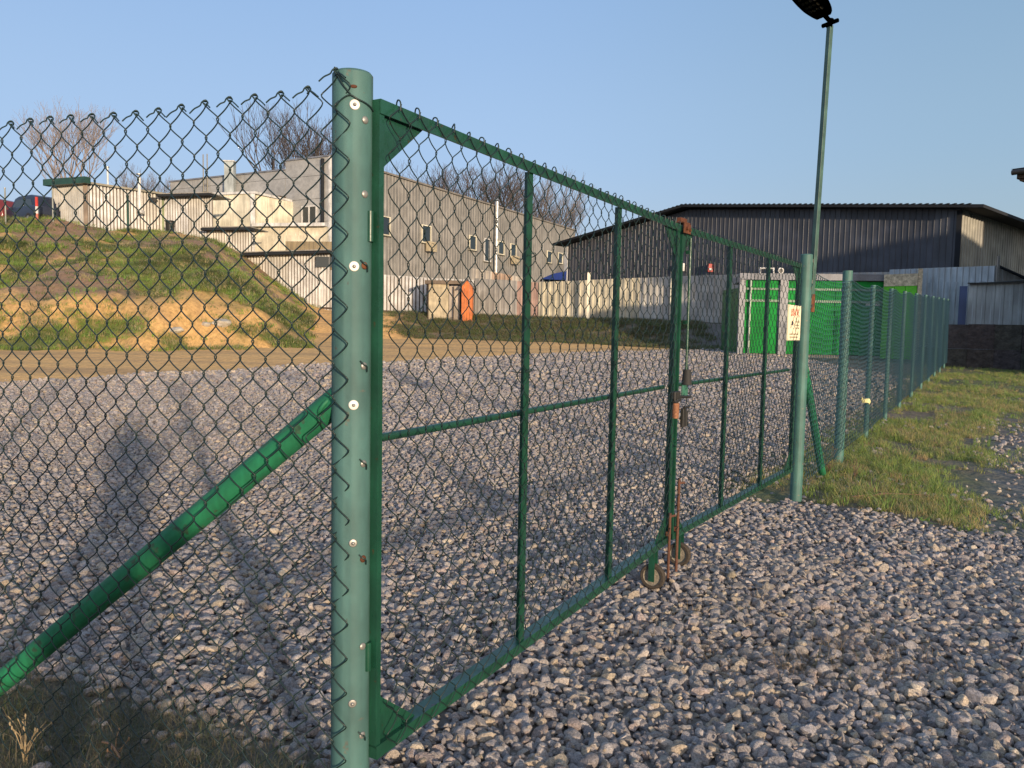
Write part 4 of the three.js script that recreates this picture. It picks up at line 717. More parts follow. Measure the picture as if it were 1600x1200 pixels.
// ---------------------------------------------------------------- sheds stepping down the bank on the left
{
  const t = thing('shed', 'pale corrugated shed with a dark green fascia on top of the bank', 'shed', [0, 0, 0]);
  const A = at(82, 290, 41), B = at(133, 288, 40), C = at(258, 306, 42.6), w = [M.white, plain([.73, .71, .67]), plain([.69, .68, .65])], yl = 5.2;
  ribRun(t, XD(A), XD(B), () => yl, q => lerp(A.y, B.y, q), { mat: w, seed: 61 });
  ribRun(t, XD(B), XD(C), () => yl, q => lerp(B.y, C.y, q), { mat: w, seed: 62 });
  const back = 5, bk = p => [p.x, p.d + back];
  part('rear_wall', [wallBox(XD(A), bk(A), yl, A.y - .05, .06), wallBox(XD(C), bk(C), yl, C.y - .05, .06), wallBox(bk(A), bk(C), yl, C.y, .06)], M.sheetGrey, t);
  const rg = new THREE.BufferGeometry(); { const q = (p, y, dd) => [p.x, y, -(p.d + dd)]; const T = [q(B, B.y + .03, -.3), q(C, C.y + .03, -.3), q(C, C.y + .03, back), q(A, A.y + .05, back), q(A, A.y + .03, -.2)], v = []; const up = T.map(p => [p[0], p[1] + .1, p[2]]); for (const L of [up, T.slice().reverse()]) for (let i = 1; i < 4; i++) v.push(...L[0], ...L[i], ...L[i + 1]); for (let i = 0; i < 5; i++) { const j = (i + 1) % 5; v.push(...T[i], ...T[j], ...up[j], ...T[i], ...up[j], ...up[i]); } rg.setAttribute('position', new THREE.Float32BufferAttribute(v, 3)); rg.computeVertexNormals(); } part('roof', rg, M.trim, t);
  const f0 = at(72, 290, 40.7), f1 = at(137, 290, 39.6), fy = at(105, 278, 40).y; part('fascia', wallBox(XD(f0), XD(f1), f0.y - .03, fy, .35), M.greenRoof, t);
  part('corner_board', [wallBox([B.x - .06, B.d - .08], [B.x + .16, B.d - .08], yl, B.y - .02, .05)], plain([.28, .22, .17]), t);
  part('corner_board', [wallBox([C.x - .22, C.d - .12], [C.x - .02, C.d - .12], yl - 1, C.y - .02, .05)], plain([.33, .40, .22]), t);
  const pz = at(201, 330, 41.2); part('green_post', wallBox([pz.x - .05, pz.d - .08], [pz.x + .05, pz.d - .08], yl, pz.y + .8, .05), M.greenRoof, t);
  const fl0 = at(221, 278, 41.4), fl1 = at(221, 333, 41.4), fl = thing('flue_pipe', 'white metal flue pipe on the front of the corrugated shed', 'pipe', [fl0.x, fl1.y, -fl0.d + .25]);
  part('pipe', new THREE.CylinderGeometry(.085, .085, fl0.y - fl1.y, 14).translate(0, (fl0.y - fl1.y) / 2, 0), M.white, fl); part('cowl', [new THREE.CylinderGeometry(.16, .16, .05, 14).translate(0, fl0.y - fl1.y + .14, 0), new THREE.CylinderGeometry(.02, .02, .2, 6).translate(0, fl0.y - fl1.y + .06, 0)], M.zinc, fl); part('elbow', box(.2, .2, .4, 0, .05, -.2, .05), M.white, fl);
  const s0 = at(168, 262, 43), sp2 = thing('flue_pipe', 'thin white pole rising from the shed roof', 'pipe', [s0.x, s0.y - 1.3, -43]); part('pipe', new THREE.CylinderGeometry(.05, .05, 1.3, 10).translate(0, .65, 0), M.white, sp2); part('cap', new THREE.CylinderGeometry(.09, .09, .06, 10).translate(0, 1.33, 0), M.zinc, sp2);
  const bx = at(242, 313, 42.1), fb = thing('wall_lamp', 'small dark lamp box high on the shed wall', 'lamp', [bx.x, bx.y, -bx.d + .2]); part('housing', box(.34, .22, .2, 0, 0, 0, .03), M.darkMetal, fb); part('bracket', box(.06, .06, .25, .1, 0, -.18), M.zinc, fb);
  // stepping fence of corrugated sheets
  const st = thing('metal_fence', 'pale corrugated fence stepping down the side of the bank', 'fence', [0, 0, 0]);
  const seg = (pa, pb, da, db, ya, yb, seed, cap) => {
    const a = at(pa, ya, da), b = at(pb, yb, db);
    ribRun(st, XD(a), XD(b), q => ground(lerp(a.x, b.x, q), lerp(a.d, b.d, q), false) - .5, q => lerp(a.y, b.y, q), { mat: w, seed });
    part('roof_edge', [...rail([V(a.x - .15, a.y + .06, a.d - .25), V(b.x + .1, b.y + .06, b.d - .25)], .75, .12)], M.roofDark, st);
    part('top_sheet', [...rail([V(a.x - .15, a.y + .22, a.d + 1.0), V(b.x + .1, b.y + .22, b.d + 1.0)], 2.3, .05)], plain([.33, .31, .28]), st);
  };
  seg(258, 332, 42.4, 42, 310, 308, 63); seg(326, 393, 42.0, 41.7, 362, 361, 64); seg(388, 516, 41.6, 40.9, 401, 397, 65);
  const wp = at(512, 406, 41.0), wg = at(494, 414, 40.8); part('window', wallBox([wg.x, wg.d - .06], [wp.x + .3, wp.d - .06], wg.y - .1, wp.y + .15, .08), M.glass, st);
  // bin and barrow at the fence foot
  const bn = at(266, 365, 41.2), bin = thing('bin', 'dark waste bin beside the corrugated fence', 'bin', [bn.x, ground(bn.x, bn.d), -bn.d]);
  part('body', new THREE.CylinderGeometry(.25, .2, .75, 4, 1).rotateY(.78).translate(0, .37, 0), M.darkMetal, bin); part('lid', box(.44, .06, .44, 0, .78, 0, .02), M.rubber, bin);
  // thin posts with a wire along the crest, and a striped marker
  const crest = (px, lbl) => { const p = at(px, 345, 38), g = ground(p.x, p.d), o = thing('fence_post', lbl, 'post', [p.x, g, -p.d], 0, 'thin posts along the crest of the bank'); part('shaft', new THREE.CylinderGeometry(.035, .035, 1.75, 8).translate(0, .8, 0), plain([.3, .32, .3]), o); part('cap', new THREE.CylinderGeometry(.045, .045, .04, 8).translate(0, 1.69, 0), M.zinc, o); return o; };
  crest(9, 'thin post at the left end of the bank by the red car'); crest(83, 'thin post on the bank between dark car and shed');
  const mk = at(58, 345, 38.3), mo = thing('marker_post', 'red and white striped marker post in front of the dark car', 'post', [mk.x, ground(mk.x, mk.d) - .1, -mk.d]);
  for (const [y, h, m] of [[0, .5, plain([.6, .2, .14])], [.5, .35, M.white], [.85, .45, plain([.6, .05, .04])]]) part('band', box(.11, h, .06, 0, y + h / 2, 0), m, mo);
}
// ---------------------------------------------------------------- parked cars on the bank
function makeCar(name, label, rgb, pos, turn, s = 1) {
  const t = thing(name, label, 'car', pos, turn, 'cars parked on top of the bank');
  const paint = new THREE.MeshPhysicalMaterial({ color: new THREE.Color().setRGB(...rgb), roughness: .55, clearcoat: .35, clearcoatRoughness: .2 });
  const ext = (pts, w, bev, z) => { const g = new THREE.ExtrudeGeometry(new THREE.Shape(pts.map(p => new THREE.Vector2(p[0], p[1]))), { depth: w - 2 * bev, bevelEnabled: true, bevelSize: bev, bevelThickness: bev, bevelSegments: 3 }); g.translate(0, 0, -w / 2 + bev); return toCreasedNormals(g, .5); };
  part('body', ext([[-2.2, .42], [-2.26, .75], [-2.18, 1.02], [-1.95, 1.06], [1.05, 1.05], [1.95, .93], [2.2, .78], [2.25, .45], [2.1, .32], [-2.1, .32]], 1.82, .08), paint, t);
  part('cabin', ext([[-2.0, 1.04], [-1.72, 1.58], [-1.4, 1.68], [.05, 1.69], [.45, 1.6], [1.15, 1.04]], 1.62, .12), paint, t);
  const glass = (pts, z) => { const g = new THREE.ExtrudeGeometry(new THREE.Shape(pts.map(p => new THREE.Vector2(p[0], p[1]))), { depth: .02, bevelEnabled: false }); g.translate(0, 0, z); return g; };
  for (const z of [.805, -.825]) { part('window', glass([[-1.7, 1.12], [-1.52, 1.52], [-.75, 1.57], [-.72, 1.12]], z), M.glass, t); part('window', glass([[-.64, 1.12], [-.66, 1.57], [.05, 1.58], [.35, 1.52], [.86, 1.12]], z), M.glass, t); part('mirror', box(.16, .13, .2, .75, 1.12, z * 1.16, .04), paint, t); }
  part('rear_window', (() => { const g = box(.03, .46, 1.2, 0, 0, 0); g.rotateZ(-.48); g.translate(-1.88, 1.34, 0); return g; })(), M.glass, t);
  for (const z of [.66, -.66]) { part('tail_light', box(.1, .2, .34, -2.2, .95, z, .03), mat([.45, .02, .02], { roughness: .2 }), t); part('headlight', box(.12, .16, .36, 2.12, .78, z, .04), mat([.7, .7, .7], { roughness: .1 }), t); }
  part('rear_bumper', box(.16, .2, 1.7, -2.26, .52, 0, .05), M.rubber, t); part('number_plate', box(.02, .12, .5, -2.31, .76, 0), M.white, t);
  part('roof_rails', [box(1.5, .03, .04, -.65, 1.74, .62), box(1.5, .03, .04, -.65, 1.74, -.62)], M.darkMetal, t);
  for (const x of [-1.36, 1.4]) for (const z of [.82, -.82]) { const w = part('wheel', new THREE.CylinderGeometry(.35, .35, .22, 24).rotateX(Math.PI / 2).translate(x, .35, z), M.rubber, t); part('hub', new THREE.CylinderGeometry(.2, .2, .235, 14).rotateX(Math.PI / 2).translate(x, .35, z), M.zinc, w); }
  t.scale.setScalar(s); return t;
}
{
  const p = at(52, 330, 41.5), q = at(-24, 330, 42.5);
  makeCar('parked_car', 'dark blue estate car parked behind the striped marker post', [.008, .014, .035], [p.x, at(52, 356, 41.5).y, -p.d], 2.55, .86);
  makeCar('parked_car', 'red car at the left edge of the view', [.16, .02, .018], [q.x, at(0, 358, 42.5).y, -q.d], 2.9, .86);
}
// ---------------------------------------------------------------- house whose eaves just show on the right, shading the far wall
{
  const C = at(1590, 272, 20.7), t = thing('house', 'house with a dark overhanging eaves corner at the right edge', 'house', [0, 0, 0]);
  const e1 = [.6, -.8], e2 = [.8, .6], P = (a, b) => [C.x + e1[0] * a + e2[0] * b, C.d + e1[1] * a + e2[1] * b], W = 12, D = 24, y = C.y;
  const fasc = (a, b) => wallBox(a, b, y - .12, y + .12, .06);
  part('wall', [wallBox(P(.8, .8), P(W - .8, .8), -.2, y - .2, .3), wallBox(P(.8, D - .8), P(W - .8, D - .8), -.2, y - .2, .3), wallBox(P(.8, .95), P(.8, D - .95), -.2, y - .2, .3), wallBox(P(W - .8, .95), P(W - .8, D - .95), -.2, y - .2, .3)], plain([.4, .37, .33]), t);
  part('fascia', [fasc(P(0, 0), P(W, 0)), fasc(P(0, .04), P(0, D)), fasc(P(W, .04), P(W, D))], M.wood, t);
  part('soffit', slab([P(.04, .04), P(W - .04, .04), P(W - .04, D), P(.04, D)].map(p => p), y - .18, y - .13), M.wood, t);
  const rg = new THREE.BufferGeometry(), v = [], q = (p, h) => [p[0], h, -p[1]], c = [q(P(-.12, -.12), y + .13), q(P(W + .12, -.12), y + .13), q(P(W + .12, D), y + .13), q(P(-.12, D), y + .13)], r0 = q(P(3, D / 2), y + 2.0), r1 = q(P(W - 3, D / 2), y + 2.0);
  for (const f of [[c[0], c[1], r1], [c[0], r1, r0], [c[1], c[2], r1], [c[2], c[3], r0], [c[2], r0, r1], [c[3], c[0], r0], [c[0], c[2], c[1]], [c[0], c[3], c[2]]]) v.push(...f[0], ...f[1], ...f[2]);
  rg.setAttribute('position', new THREE.Float32BufferAttribute(v, 3)); rg.computeVertexNormals(); part('roof', rg, plain([.12, .07, .055]), t);
  part('shade_slab', slab([P(1.3, 16.2), P(W - 1, 16.2), P(W - 1, D - 1), P(1.3, D - 1)], y + .2, y + 8), plain([.4, .37, .33]), t);  // unseen slab added to shade the warehouse side wall
  part('gutter', [rod(V(P(-.08, -.14)[0], y + .03, P(-.08, -.14)[1]), V(P(W, -.14)[0], y + .03, P(W, -.14)[1]), .07, .07, 10)], M.darkMetal, t);
}
// ---------------------------------------------------------------- cable sagging across on the right
{
  const pts = [[1700, 428, 18], [1640, 434, 20], [1600, 438, 21.5], [1570, 440.5, 22.5], [1540, 442, 23], [1512, 442.5, 23.4]].map(p => { const q = at(...p); return V(q.x, q.y, q.d); });
  tag(part('cable', tube(pts, .018, 6), M.rubber), 'black cable hanging in front of the grey sheet fence', 'cable');
}

// ================================================================ crushed stone
{
  const R = rng(2024), g = thing('gravel', 'grey and beige crushed stone covering the yard and the lane in front of the gate', null); g.userData.kind = 'stuff';
  const stone = (seed, det) => {                                          // an angular pebble: a ball cut by random planes
    const r = rng(seed), ge = new THREE.IcosahedronGeometry(1, det), p = ge.attributes.position, planes = [], v = new THREE.Vector3();
    for (let i = 0; i < 9; i++) planes.push([new THREE.Vector3(r() - .5, r() - .5, r() - .5).normalize(), .48 + .34 * r()]);
    const sx = .95 + .55 * r(), sy = .62 + .26 * r(), sz = .75 + .25 * r();
    for (let i = 0; i < p.count; i++) {
      v.fromBufferAttribute(p, i);
      for (const [n, c] of planes) { const d = v.dot(n); if (d > c) v.addScaledVector(n, (c - d) * .93); }
      v.multiplyScalar(1 + .10 * (vnoise(v.x * 2.2 + 9, v.y * 2.2 + v.z * 1.7, seed) - .5));
      p.setXYZ(i, v.x * sx, v.y * sy, v.z * sz);
    }
    ge.computeVertexNormals(); return metreUV(det > 1 ? toCreasedNormals(ge, .42) : ge);
  };
  const NV = 14, near = [], far = [];
  for (let i = 0; i < NV; i++) { near.push({ g: stone(300 + i, 3), m: [], c: [] }); far.push({ g: stone(300 + i, 1), m: [], c: [] }); }
  const Q = new THREE.Quaternion(), P = new THREE.Vector3(), S = new THREE.Vector3(), E = new THREE.Euler();
  const pal = [[0.421, 0.395, 0.417], [0.487, 0.449, 0.449], [0.345, 0.329, 0.352], [0.529, 0.47, 0.432], [0.584, 0.492, 0.4], [0.497, 0.411, 0.389], [0.64, 0.562, 0.465], [0.293, 0.27, 0.284], [0.453, 0.417, 0.417]];
  const wgt = [.18, .20, .12, .15, .10, .10, .05, .05, .05];
  const pick = () => { let u = R(), i = 0; while (i < wgt.length - 1 && u > wgt[i]) u -= wgt[i++]; return pal[i]; };
  const put = (x, d, r, lift, isNear) => {
    const L = (isNear ? near : far)[Math.floor(R() * NV)];
    E.set((R() - .5) * 1.5, R() * 6.283, (R() - .5) * 1.5); Q.setFromEuler(E); P.set(x, ground(x, d) + lift, -d); S.setScalar(r);
    L.m.push(new THREE.Matrix4().compose(P, Q, S)); const c = pick(), k = .72 + .48 * R(); L.c.push(c[0] * k, c[1] * k, c[2] * k);
  };
  const cell = (d0, d1, step, base, isNear) => {
    for (let d = d0; d < d1; d += step) {
      const half = Math.min(30, .70 * d + .9), xa = Math.max(-half, -13.5), xb = Math.min(half, 9.5);
      for (let x = xa; x < xb; x += step) {
        const px = x + (R() - .5) * step * 1.3, pd = d + (R() - .5) * step * 1.3, cov = gravelAt(px, pd);
        if (cov <= .01) { R(); continue; }
        if (R() > cov * 1.05) continue;
        const q = R(), r = base * (.52 + .60 * R() + .55 * q * q * q * q);
        put(px, pd, r, r * (.15 + .5 * R()), isNear);
      }
    }
  };
  cell(1.2, 5.2, .0315, .0232, true);
  cell(5.2, 9.5, .034, .0215, false);
  cell(9.5, 15, .048, .028, false);
  cell(15, 30.5, .082, .046, false);
  for (let i = 0; i < 5000; i++) { const d = 1.9 + R() * R() * 3.4, x = (R() * 2 - 1) * (.7 * d + .4); if (gravelAt(x, d) > .4) put(x, d, .005 + .006 * R(), .012 + .022 * R(), false); else R(); }
  // a few larger lumps lying on top
  for (let i = 0; i < 110; i++) { const d = 1.6 + R() * 7, x = (R() * 2 - 1) * (.7 * d + .5); if (gravelAt(x, d) > .6) put(x, d, 0.030 + .012 * R(), .026, d < 5.2); }
  // strays at the edges
  for (let i = 0; i < 2600; i++) { const d = 2 + R() * 14, x = (R() * 2 - 1) * (.7 * d + .5), c = gravelAt(x, d); if (c < .5 && R() < .3) put(x, d, .014 + .014 * R(), .004, d < 5.2); }
  const sm = new THREE.MeshStandardMaterial({ color: 0xffffff, roughness: .9, map: rep(tGrit, .35), bumpMap: rep(bGrit, .5), bumpScale: .0035 });
  for (const set of [near, far]) for (const L of set) {
    if (!L.m.length) continue;
    const im = new THREE.InstancedMesh(L.g, sm, L.m.length); im.name = 'stones'; im.userData.kind = 'stuff';
    const c = new THREE.Color(); L.m.forEach((m, i) => { im.setMatrixAt(i, m); im.setColorAt(i, c.setRGB(L.c[3 * i], L.c[3 * i + 1], L.c[3 * i + 2])); });
    im.castShadow = im.receiveShadow = true; g.add(im);
  }
  // single stones that stand out
  const big = (px, py, r, rgb, label, seed) => { let lo = 2, hi = 30; for (let i = 0; i < 40; i++) { const m = (lo + hi) / 2, p = at(px, py, m); if (p.y > ground(p.x, m) + .02) lo = m; else hi = m; } const p = at(px, py, lo), o = part('stone', stone(seed, 3), mat(rgb, { roughness: .9, map: rep(tGrit, .35), bumpMap: rep(bGrit, .5), bumpScale: .0035 })); o.scale.setScalar(r); o.position.set(p.x, p.y, -lo); o.rotation.set(.3, seed, .8); tag(o, label, 'stone'); };
  big(845, 903, .040, [.58, .42, .25], 'pale orange stone lying alone behind the near gate leaf between its bars', 401);
  big(1142, 902, .040, [.42, .36, .27], 'large pale stone lying on the gravel right of the gate wheels', 402);
  big(1198, 921, .038, [.36, .33, .30], 'rounded light grey stone on the gravel below the far gate leaf', 403);
  big(270, 968, .034, [.46, .38, .27], 'light tan stone under the green slanting brace', 404);
}
// ================================================================ grass and weeds
function tuft(seed, n, h, spread, w, curl) {
  const r = rng(seed), v = [], push = (...a) => v.push(...a);
  for (let i = 0; i < n; i++) {
    const a = r() * 6.283, x = (r() - .5) * spread, z = (r() - .5) * spread, hh = h * (.45 + .65 * r()), dx = Math.cos(a), dz = Math.sin(a), b = a + 1.57 + (r() - .5), wx = Math.cos(b) * w, wz = Math.sin(b) * w, l = hh * curl * (.3 + r());
    const p = t => [x + dx * l * t * t, hh * (t - .18 * t * t * curl), z + dz * l * t * t];
    const q = [p(0), p(.5), p(1)];
    const A = [q[0][0] - wx, q[0][1], q[0][2] - wz], B = [q[0][0] + wx, q[0][1], q[0][2] + wz], C = [q[1][0] + wx * .75, q[1][1], q[1][2] + wz * .75], D = [q[1][0] - wx * .75, q[1][1], q[1][2] - wz * .75];
    push(...A, ...B, ...C, ...A, ...C, ...D, ...D, ...C, ...q[2]);
  }
  const g = new THREE.BufferGeometry(); g.setAttribute('position', new THREE.Float32BufferAttribute(v, 3)); g.computeVertexNormals(); g.setAttribute('uv', new THREE.BufferAttribute(new Float32Array(v.length / 3 * 2), 2)); return g;
}
const leafMat = new THREE.MeshPhysicalMaterial({ color: 0xffffff, roughness: .9, side: THREE.DoubleSide, transmission: .3, thickness: 0 });
function scatter(name, label, tufts, spots) {                             // spots: [x, d, scale, rgb]
  const g = thing(name, label, null); g.userData.kind = 'stuff';
  const lists = tufts.map(() => []); spots.forEach((s, i) => lists[i % tufts.length].push(s));
  const R = rng(spots.length), m = new THREE.Matrix4(), q = new THREE.Quaternion(), e = new THREE.Euler(), c = new THREE.Color();
  lists.forEach((L, k) => {
    if (!L.length) return;
    const im = new THREE.InstancedMesh(tufts[k], leafMat, L.length); im.name = 'tufts'; im.userData.kind = 'stuff';
    L.forEach(([x, d, s, rgb], i) => { e.set((R() - .5) * .4, R() * 6.283, (R() - .5) * .4); q.setFromEuler(e); m.compose(new THREE.Vector3(x, ground(x, d) - .006, -d), q, new THREE.Vector3(s, s * (.8 + .4 * R()), s)); im.setMatrixAt(i, m); im.setColorAt(i, c.setRGB(...rgb)); });
    im.castShadow = im.receiveShadow = true; g.add(im);
  });
  return g;
}
{
  const R = rng(99), tu = [1, 2, 3, 4, 5, 6].map(k => tuft(k, 16, .12, .12, .0026, .8)), low = [11, 12, 13, 14].map(k => tuft(k, 14, .075, .16, .0032, 1.5));
  const green = n => { const k = R(), dry = n > .55 && k < .45 || k < .16; return dry ? [.34 + .10 * R(), .28 + .06 * R(), .13] : [.18 + .08 * R(), .25 + .07 * R(), .045 + .02 * R()]; };
  const lane = [], lane2 = [];
  for (let i = 0; i < 60000; i++) {
    const d = 4.8 + Math.pow(R(), 1.25) * 19.5, x = 1.9 + R() * (.70 * d - .6), s = sideR(x, d), a = alongR(x, d);
    if (s < -.55 || a < -2.6) continue;
    const n = fbm(x * .8, d * .8, 47, 4), bare = 1 - gravelAt(x, d), k = bare * bare * ss(.42, .58, n + .10 * ss(7, 14, d)) * lerp(.38, 1, ss(.1, 1.9, (d - 6.55) + (x - 2.6) * .95 + (n - .5) * 2)) * (s < 0 ? .5 : 1);
    const edge = (d - 6.55) + (x - 2.6) * .95; if (edge < .0 || (Math.abs(s - 1.72) < .2 + .15 * n && a < 8.5 && R() < .85)) continue;
    if (R() > k) continue;
    lane.push([x, d, (.34 + .62 * R()) * lerp(.9, 1.1, n), green(fbm(x * 1.1, d * 1.1, 12, 2))]);
  }
  const tall = [7, 8].map(k => tuft(k, 20, .20, .10, .0028, .9)), flat = [15, 16].map(k => tuft(k, 9, .06, .10, .011, 2.2));
  for (let i = 0; i < 900; i++) { const a = R() * 16 - .5, s2 = R() * 5 - .1, x = RP.x + RU.x * a + RU.y * s2, d = RP.y + RU.y * a - RU.x * s2; if (gravelAt(x, d) > .4 || fbm(x * .9, d * .9, 51, 3) < .5 || (d - 6.55) + (x - 2.6) * .95 < .1) continue; lane2.push([x, d, .6 + .6 * R(), R() < .25 ? [.33, .27, .13] : [.15 + .06 * R(), .22 + .06 * R(), .045]]); }
  scatter('grass', 'taller tufts and flat leafy weeds among the lane grass', [...tall, ...flat], lane2);
  scatter('grass', 'patchy short green and straw grass on the lane beside the far fence', [...tu, ...low], lane);
  // dry weeds at the lower left under the fence
  const dry = [], dt = [21, 22, 23, 24].map(k => tuft(k, 12, .085, .14, .0011, 1.9)), dt2 = [31, 32].map(k => tuft(k, 7, .16, .08, .0010, 1.1));
  for (let i = 0; i < 14000; i++) {
    const la = R() * 3.2, lf = (R() - .5) * 2.0 + .2, x = LP.x + LU.x * la + LN.x * lf, d = LP.y + LU.y * la + LN.y * lf;
    if (d < .9) continue; const bare = 1 - gravelAt(x, d); if (R() > bare * bare) continue;
    const q = R(); dry.push([x, d, .4 + .55 * R(), q < .42 ? [.055 + .03 * R(), .07 + .03 * R(), .022] : q < .8 ? [.13 + .05 * R(), .105 + .04 * R(), .06] : [.22, .18, .11]]);
  }
  scatter('dry_grass', 'dull dry grass and weeds at the lower left under the fence', [...dt, ...dt2], dry);
  const straw = [], R4 = rng(61), c0 = [1.38, 3.5];
  for (let i = 0; i < 400; i++) { const a = R4() * 6.283, q = Math.sqrt(-Math.log(1 - R4())) * .42, x = c0[0] + Math.cos(a) * q * 1.1, d = c0[1] + Math.sin(a) * q; if (fbm(x * 3, d * 3, 5, 2) < .45) continue; const u = R4(); straw.push([x, d, .6 + .5 * R4(), u < .6 ? [.17, .115, .07] : u < .9 ? [.26, .19, .11] : [.12, .13, .04]]); }
  scatter('dry_grass', 'brown straw caught among the stones in the right foreground', dt2.concat(dt), straw);
  // strip inside the yard by the far post and in tufts along the post feet
  const strip = [], R2 = rng(17);
  for (let i = 0; i < 5000; i++) { const a = -.4 + R2() * 14, s = -1.1 + R2() * 1.25, x = RP.x + RU.x * a + RU.y * s, d = RP.y + RU.y * a - RU.x * s; if (R2() > (1 - gravelAt(x, d)) * .5 * ss(.35, .6, fbm(x * 1.3, d * 1.3, 27))) continue; const q = R2(); strip.push([x, d, .5 + .5 * R2(), q < .5 ? [.16, .12, .07] : [.10, .115, .03]]); }
  scatter('dry_grass', 'thin brown dry grass along the foot of the far fence', [...dt, ...low], strip);
  // bank
  const bank = [], bt = [41, 42, 43, 44].map(k => tuft(k, 18, .16, .34, .007, 1.2));
  for (let i = 0; i < 46000; i++) {
    const d = 23 + R() * 20, x = -30 + R() * 24.5, m = hillMask(x, d), q = d - hillFoot(x); if (m < .03 || q < -.6 || Math.abs(x) > .72 * d) continue;
    const n = fbm(x * .7, d * .7, 61), n2 = fbm(x * 2.6, d * 2.6, 71);
    let k = ss(2.2, 3.0, q + (n - .5) * 2.6 + (n2 - .5)) * (1 - .9 * ss(.46, .56, fbm(x * .42 + 5, d * .6, 33) + .22 * ss(9, 15, q) * (n2 - .2))) * (1 - ss(.54, .62, fbm(x * .8, d * 1.1, 55)));
    k = Math.max(k, ss(1.7, .7, q + (n2 - .5) * 1.4) * ss(.36, .46, n), .05);
    if (R() > k) continue;
    const u = R(); const dk = .35 + 1.0 * ss(.25, .75, fbm(x * 1.1, d * 1.1, 83)); bank.push([x, d, (.5 + 1.0 * R()) * (.7 + .6 * n2), u < .78 ? [(.12 + .07 * R()) * dk, (.19 + .07 * R()) * dk, .03 * dk] : [.36, .30, .14]]);
  }
  for (let i = 0; i < 14000; i++) { const x = -7 + R() * 15, [wd] = wallAt(x), t = R() * 5.4, d = wd - .2 - t, n2 = fbm(x * 2.6, d * 2.6, 71); if (R() > ss(.34, .56, n2) * ss(5.2, 4.2, t) * ss(-6.5, -4.5, x)) continue; bank.push([x, d, .5 + .8 * R(), R() < .6 ? [.07 + .04 * R(), .105 + .04 * R(), .026] : [.17, .13, .07]]); }
  scatter('bank_grass', 'green grass clumps on the bank and along the berm under the boundary wall', bt, bank);
  // single weeds
  const stalk = (px, py, h, n, label, rgb, seed) => {
    let lo = .8, hi = 20; for (let i = 0; i < 40; i++) { const m = (lo + hi) / 2, p = at(px, py, m); if (p.y > ground(p.x, m)) lo = m; else hi = m; }
    const p = at(px, py, lo), t = thing('weed', label, 'weed', [p.x, ground(p.x, lo), -lo]), r = rng(seed), m = mat(rgb, { roughness: .9 });
    for (let i = 0; i < n; i++) { const a = r() * 6.28, l = h * (.5 + .6 * r()), b = .5 * r() + .15, pts = [0, .35, .7, 1].map(u => new THREE.Vector3(Math.cos(a) * b * l * u * u + (r() - .5) * .012, l * u * (1 - .25 * b * u), Math.sin(a) * b * l * u * u + (r() - .5) * .012)); const s = part('stem', tube(pts, .0009 + .0006 * r(), 4), m, t); if (r() < .7) part('seed_head', (() => { const g = new THREE.IcosahedronGeometry(.0034, 0); g.scale(1, 2.4, 1); g.translate(pts[3].x, pts[3].y, pts[3].z); return g; })(), m, s); }
  };
  stalk(40, 1195, .17, 14, 'pale dry weed stalks at the lower left corner', [.30, .225, .13], 5);
  stalk(180, 1190, .09, 5, 'short reddish dry stalk low on the left grass', [.26, .15, .08], 6);
  stalk(1295, 742, .30, 26, 'brown dry clump round the foot of the far brace', [.17, .115, .07], 7);
  stalk(1335, 752, .22, 22, 'low reddish brown dry weed right of the far brace', [.16, .10, .065], 8);
  stalk(1265, 690, .34, 9, 'thin dry stems beside the lamp post foot', [.27, .2, .12], 9);
  // twigs lying about
  const twig = (a, b, label) => { const f = (px, py) => { let lo = .8, hi = 20; for (let i = 0; i < 40; i++) { const m = (lo + hi) / 2, p = at(px, py, m); if (p.y > ground(p.x, m)) lo = m; else hi = m; } const p = at(px, py, lo); return new THREE.Vector3(p.x, ground(p.x, lo) + .03, -lo); }; const A = f(...a), B = f(...b), mid = A.clone().lerp(B, .5); mid.y += .02; tag(part('twig', tube([A, mid, B], .004, 5), mat([.26, .15, .10], { roughness: .9 })), label, 'twig'); };
  twig([1330, 781], [1452, 779], 'long reddish twig lying on the grass edge'); twig([160, 1172], [188, 1198], 'short reddish twig in the dry grass at lower left');
  twig([1355, 783], [1398, 776], 'short brown twig beside the long reddish one');
}
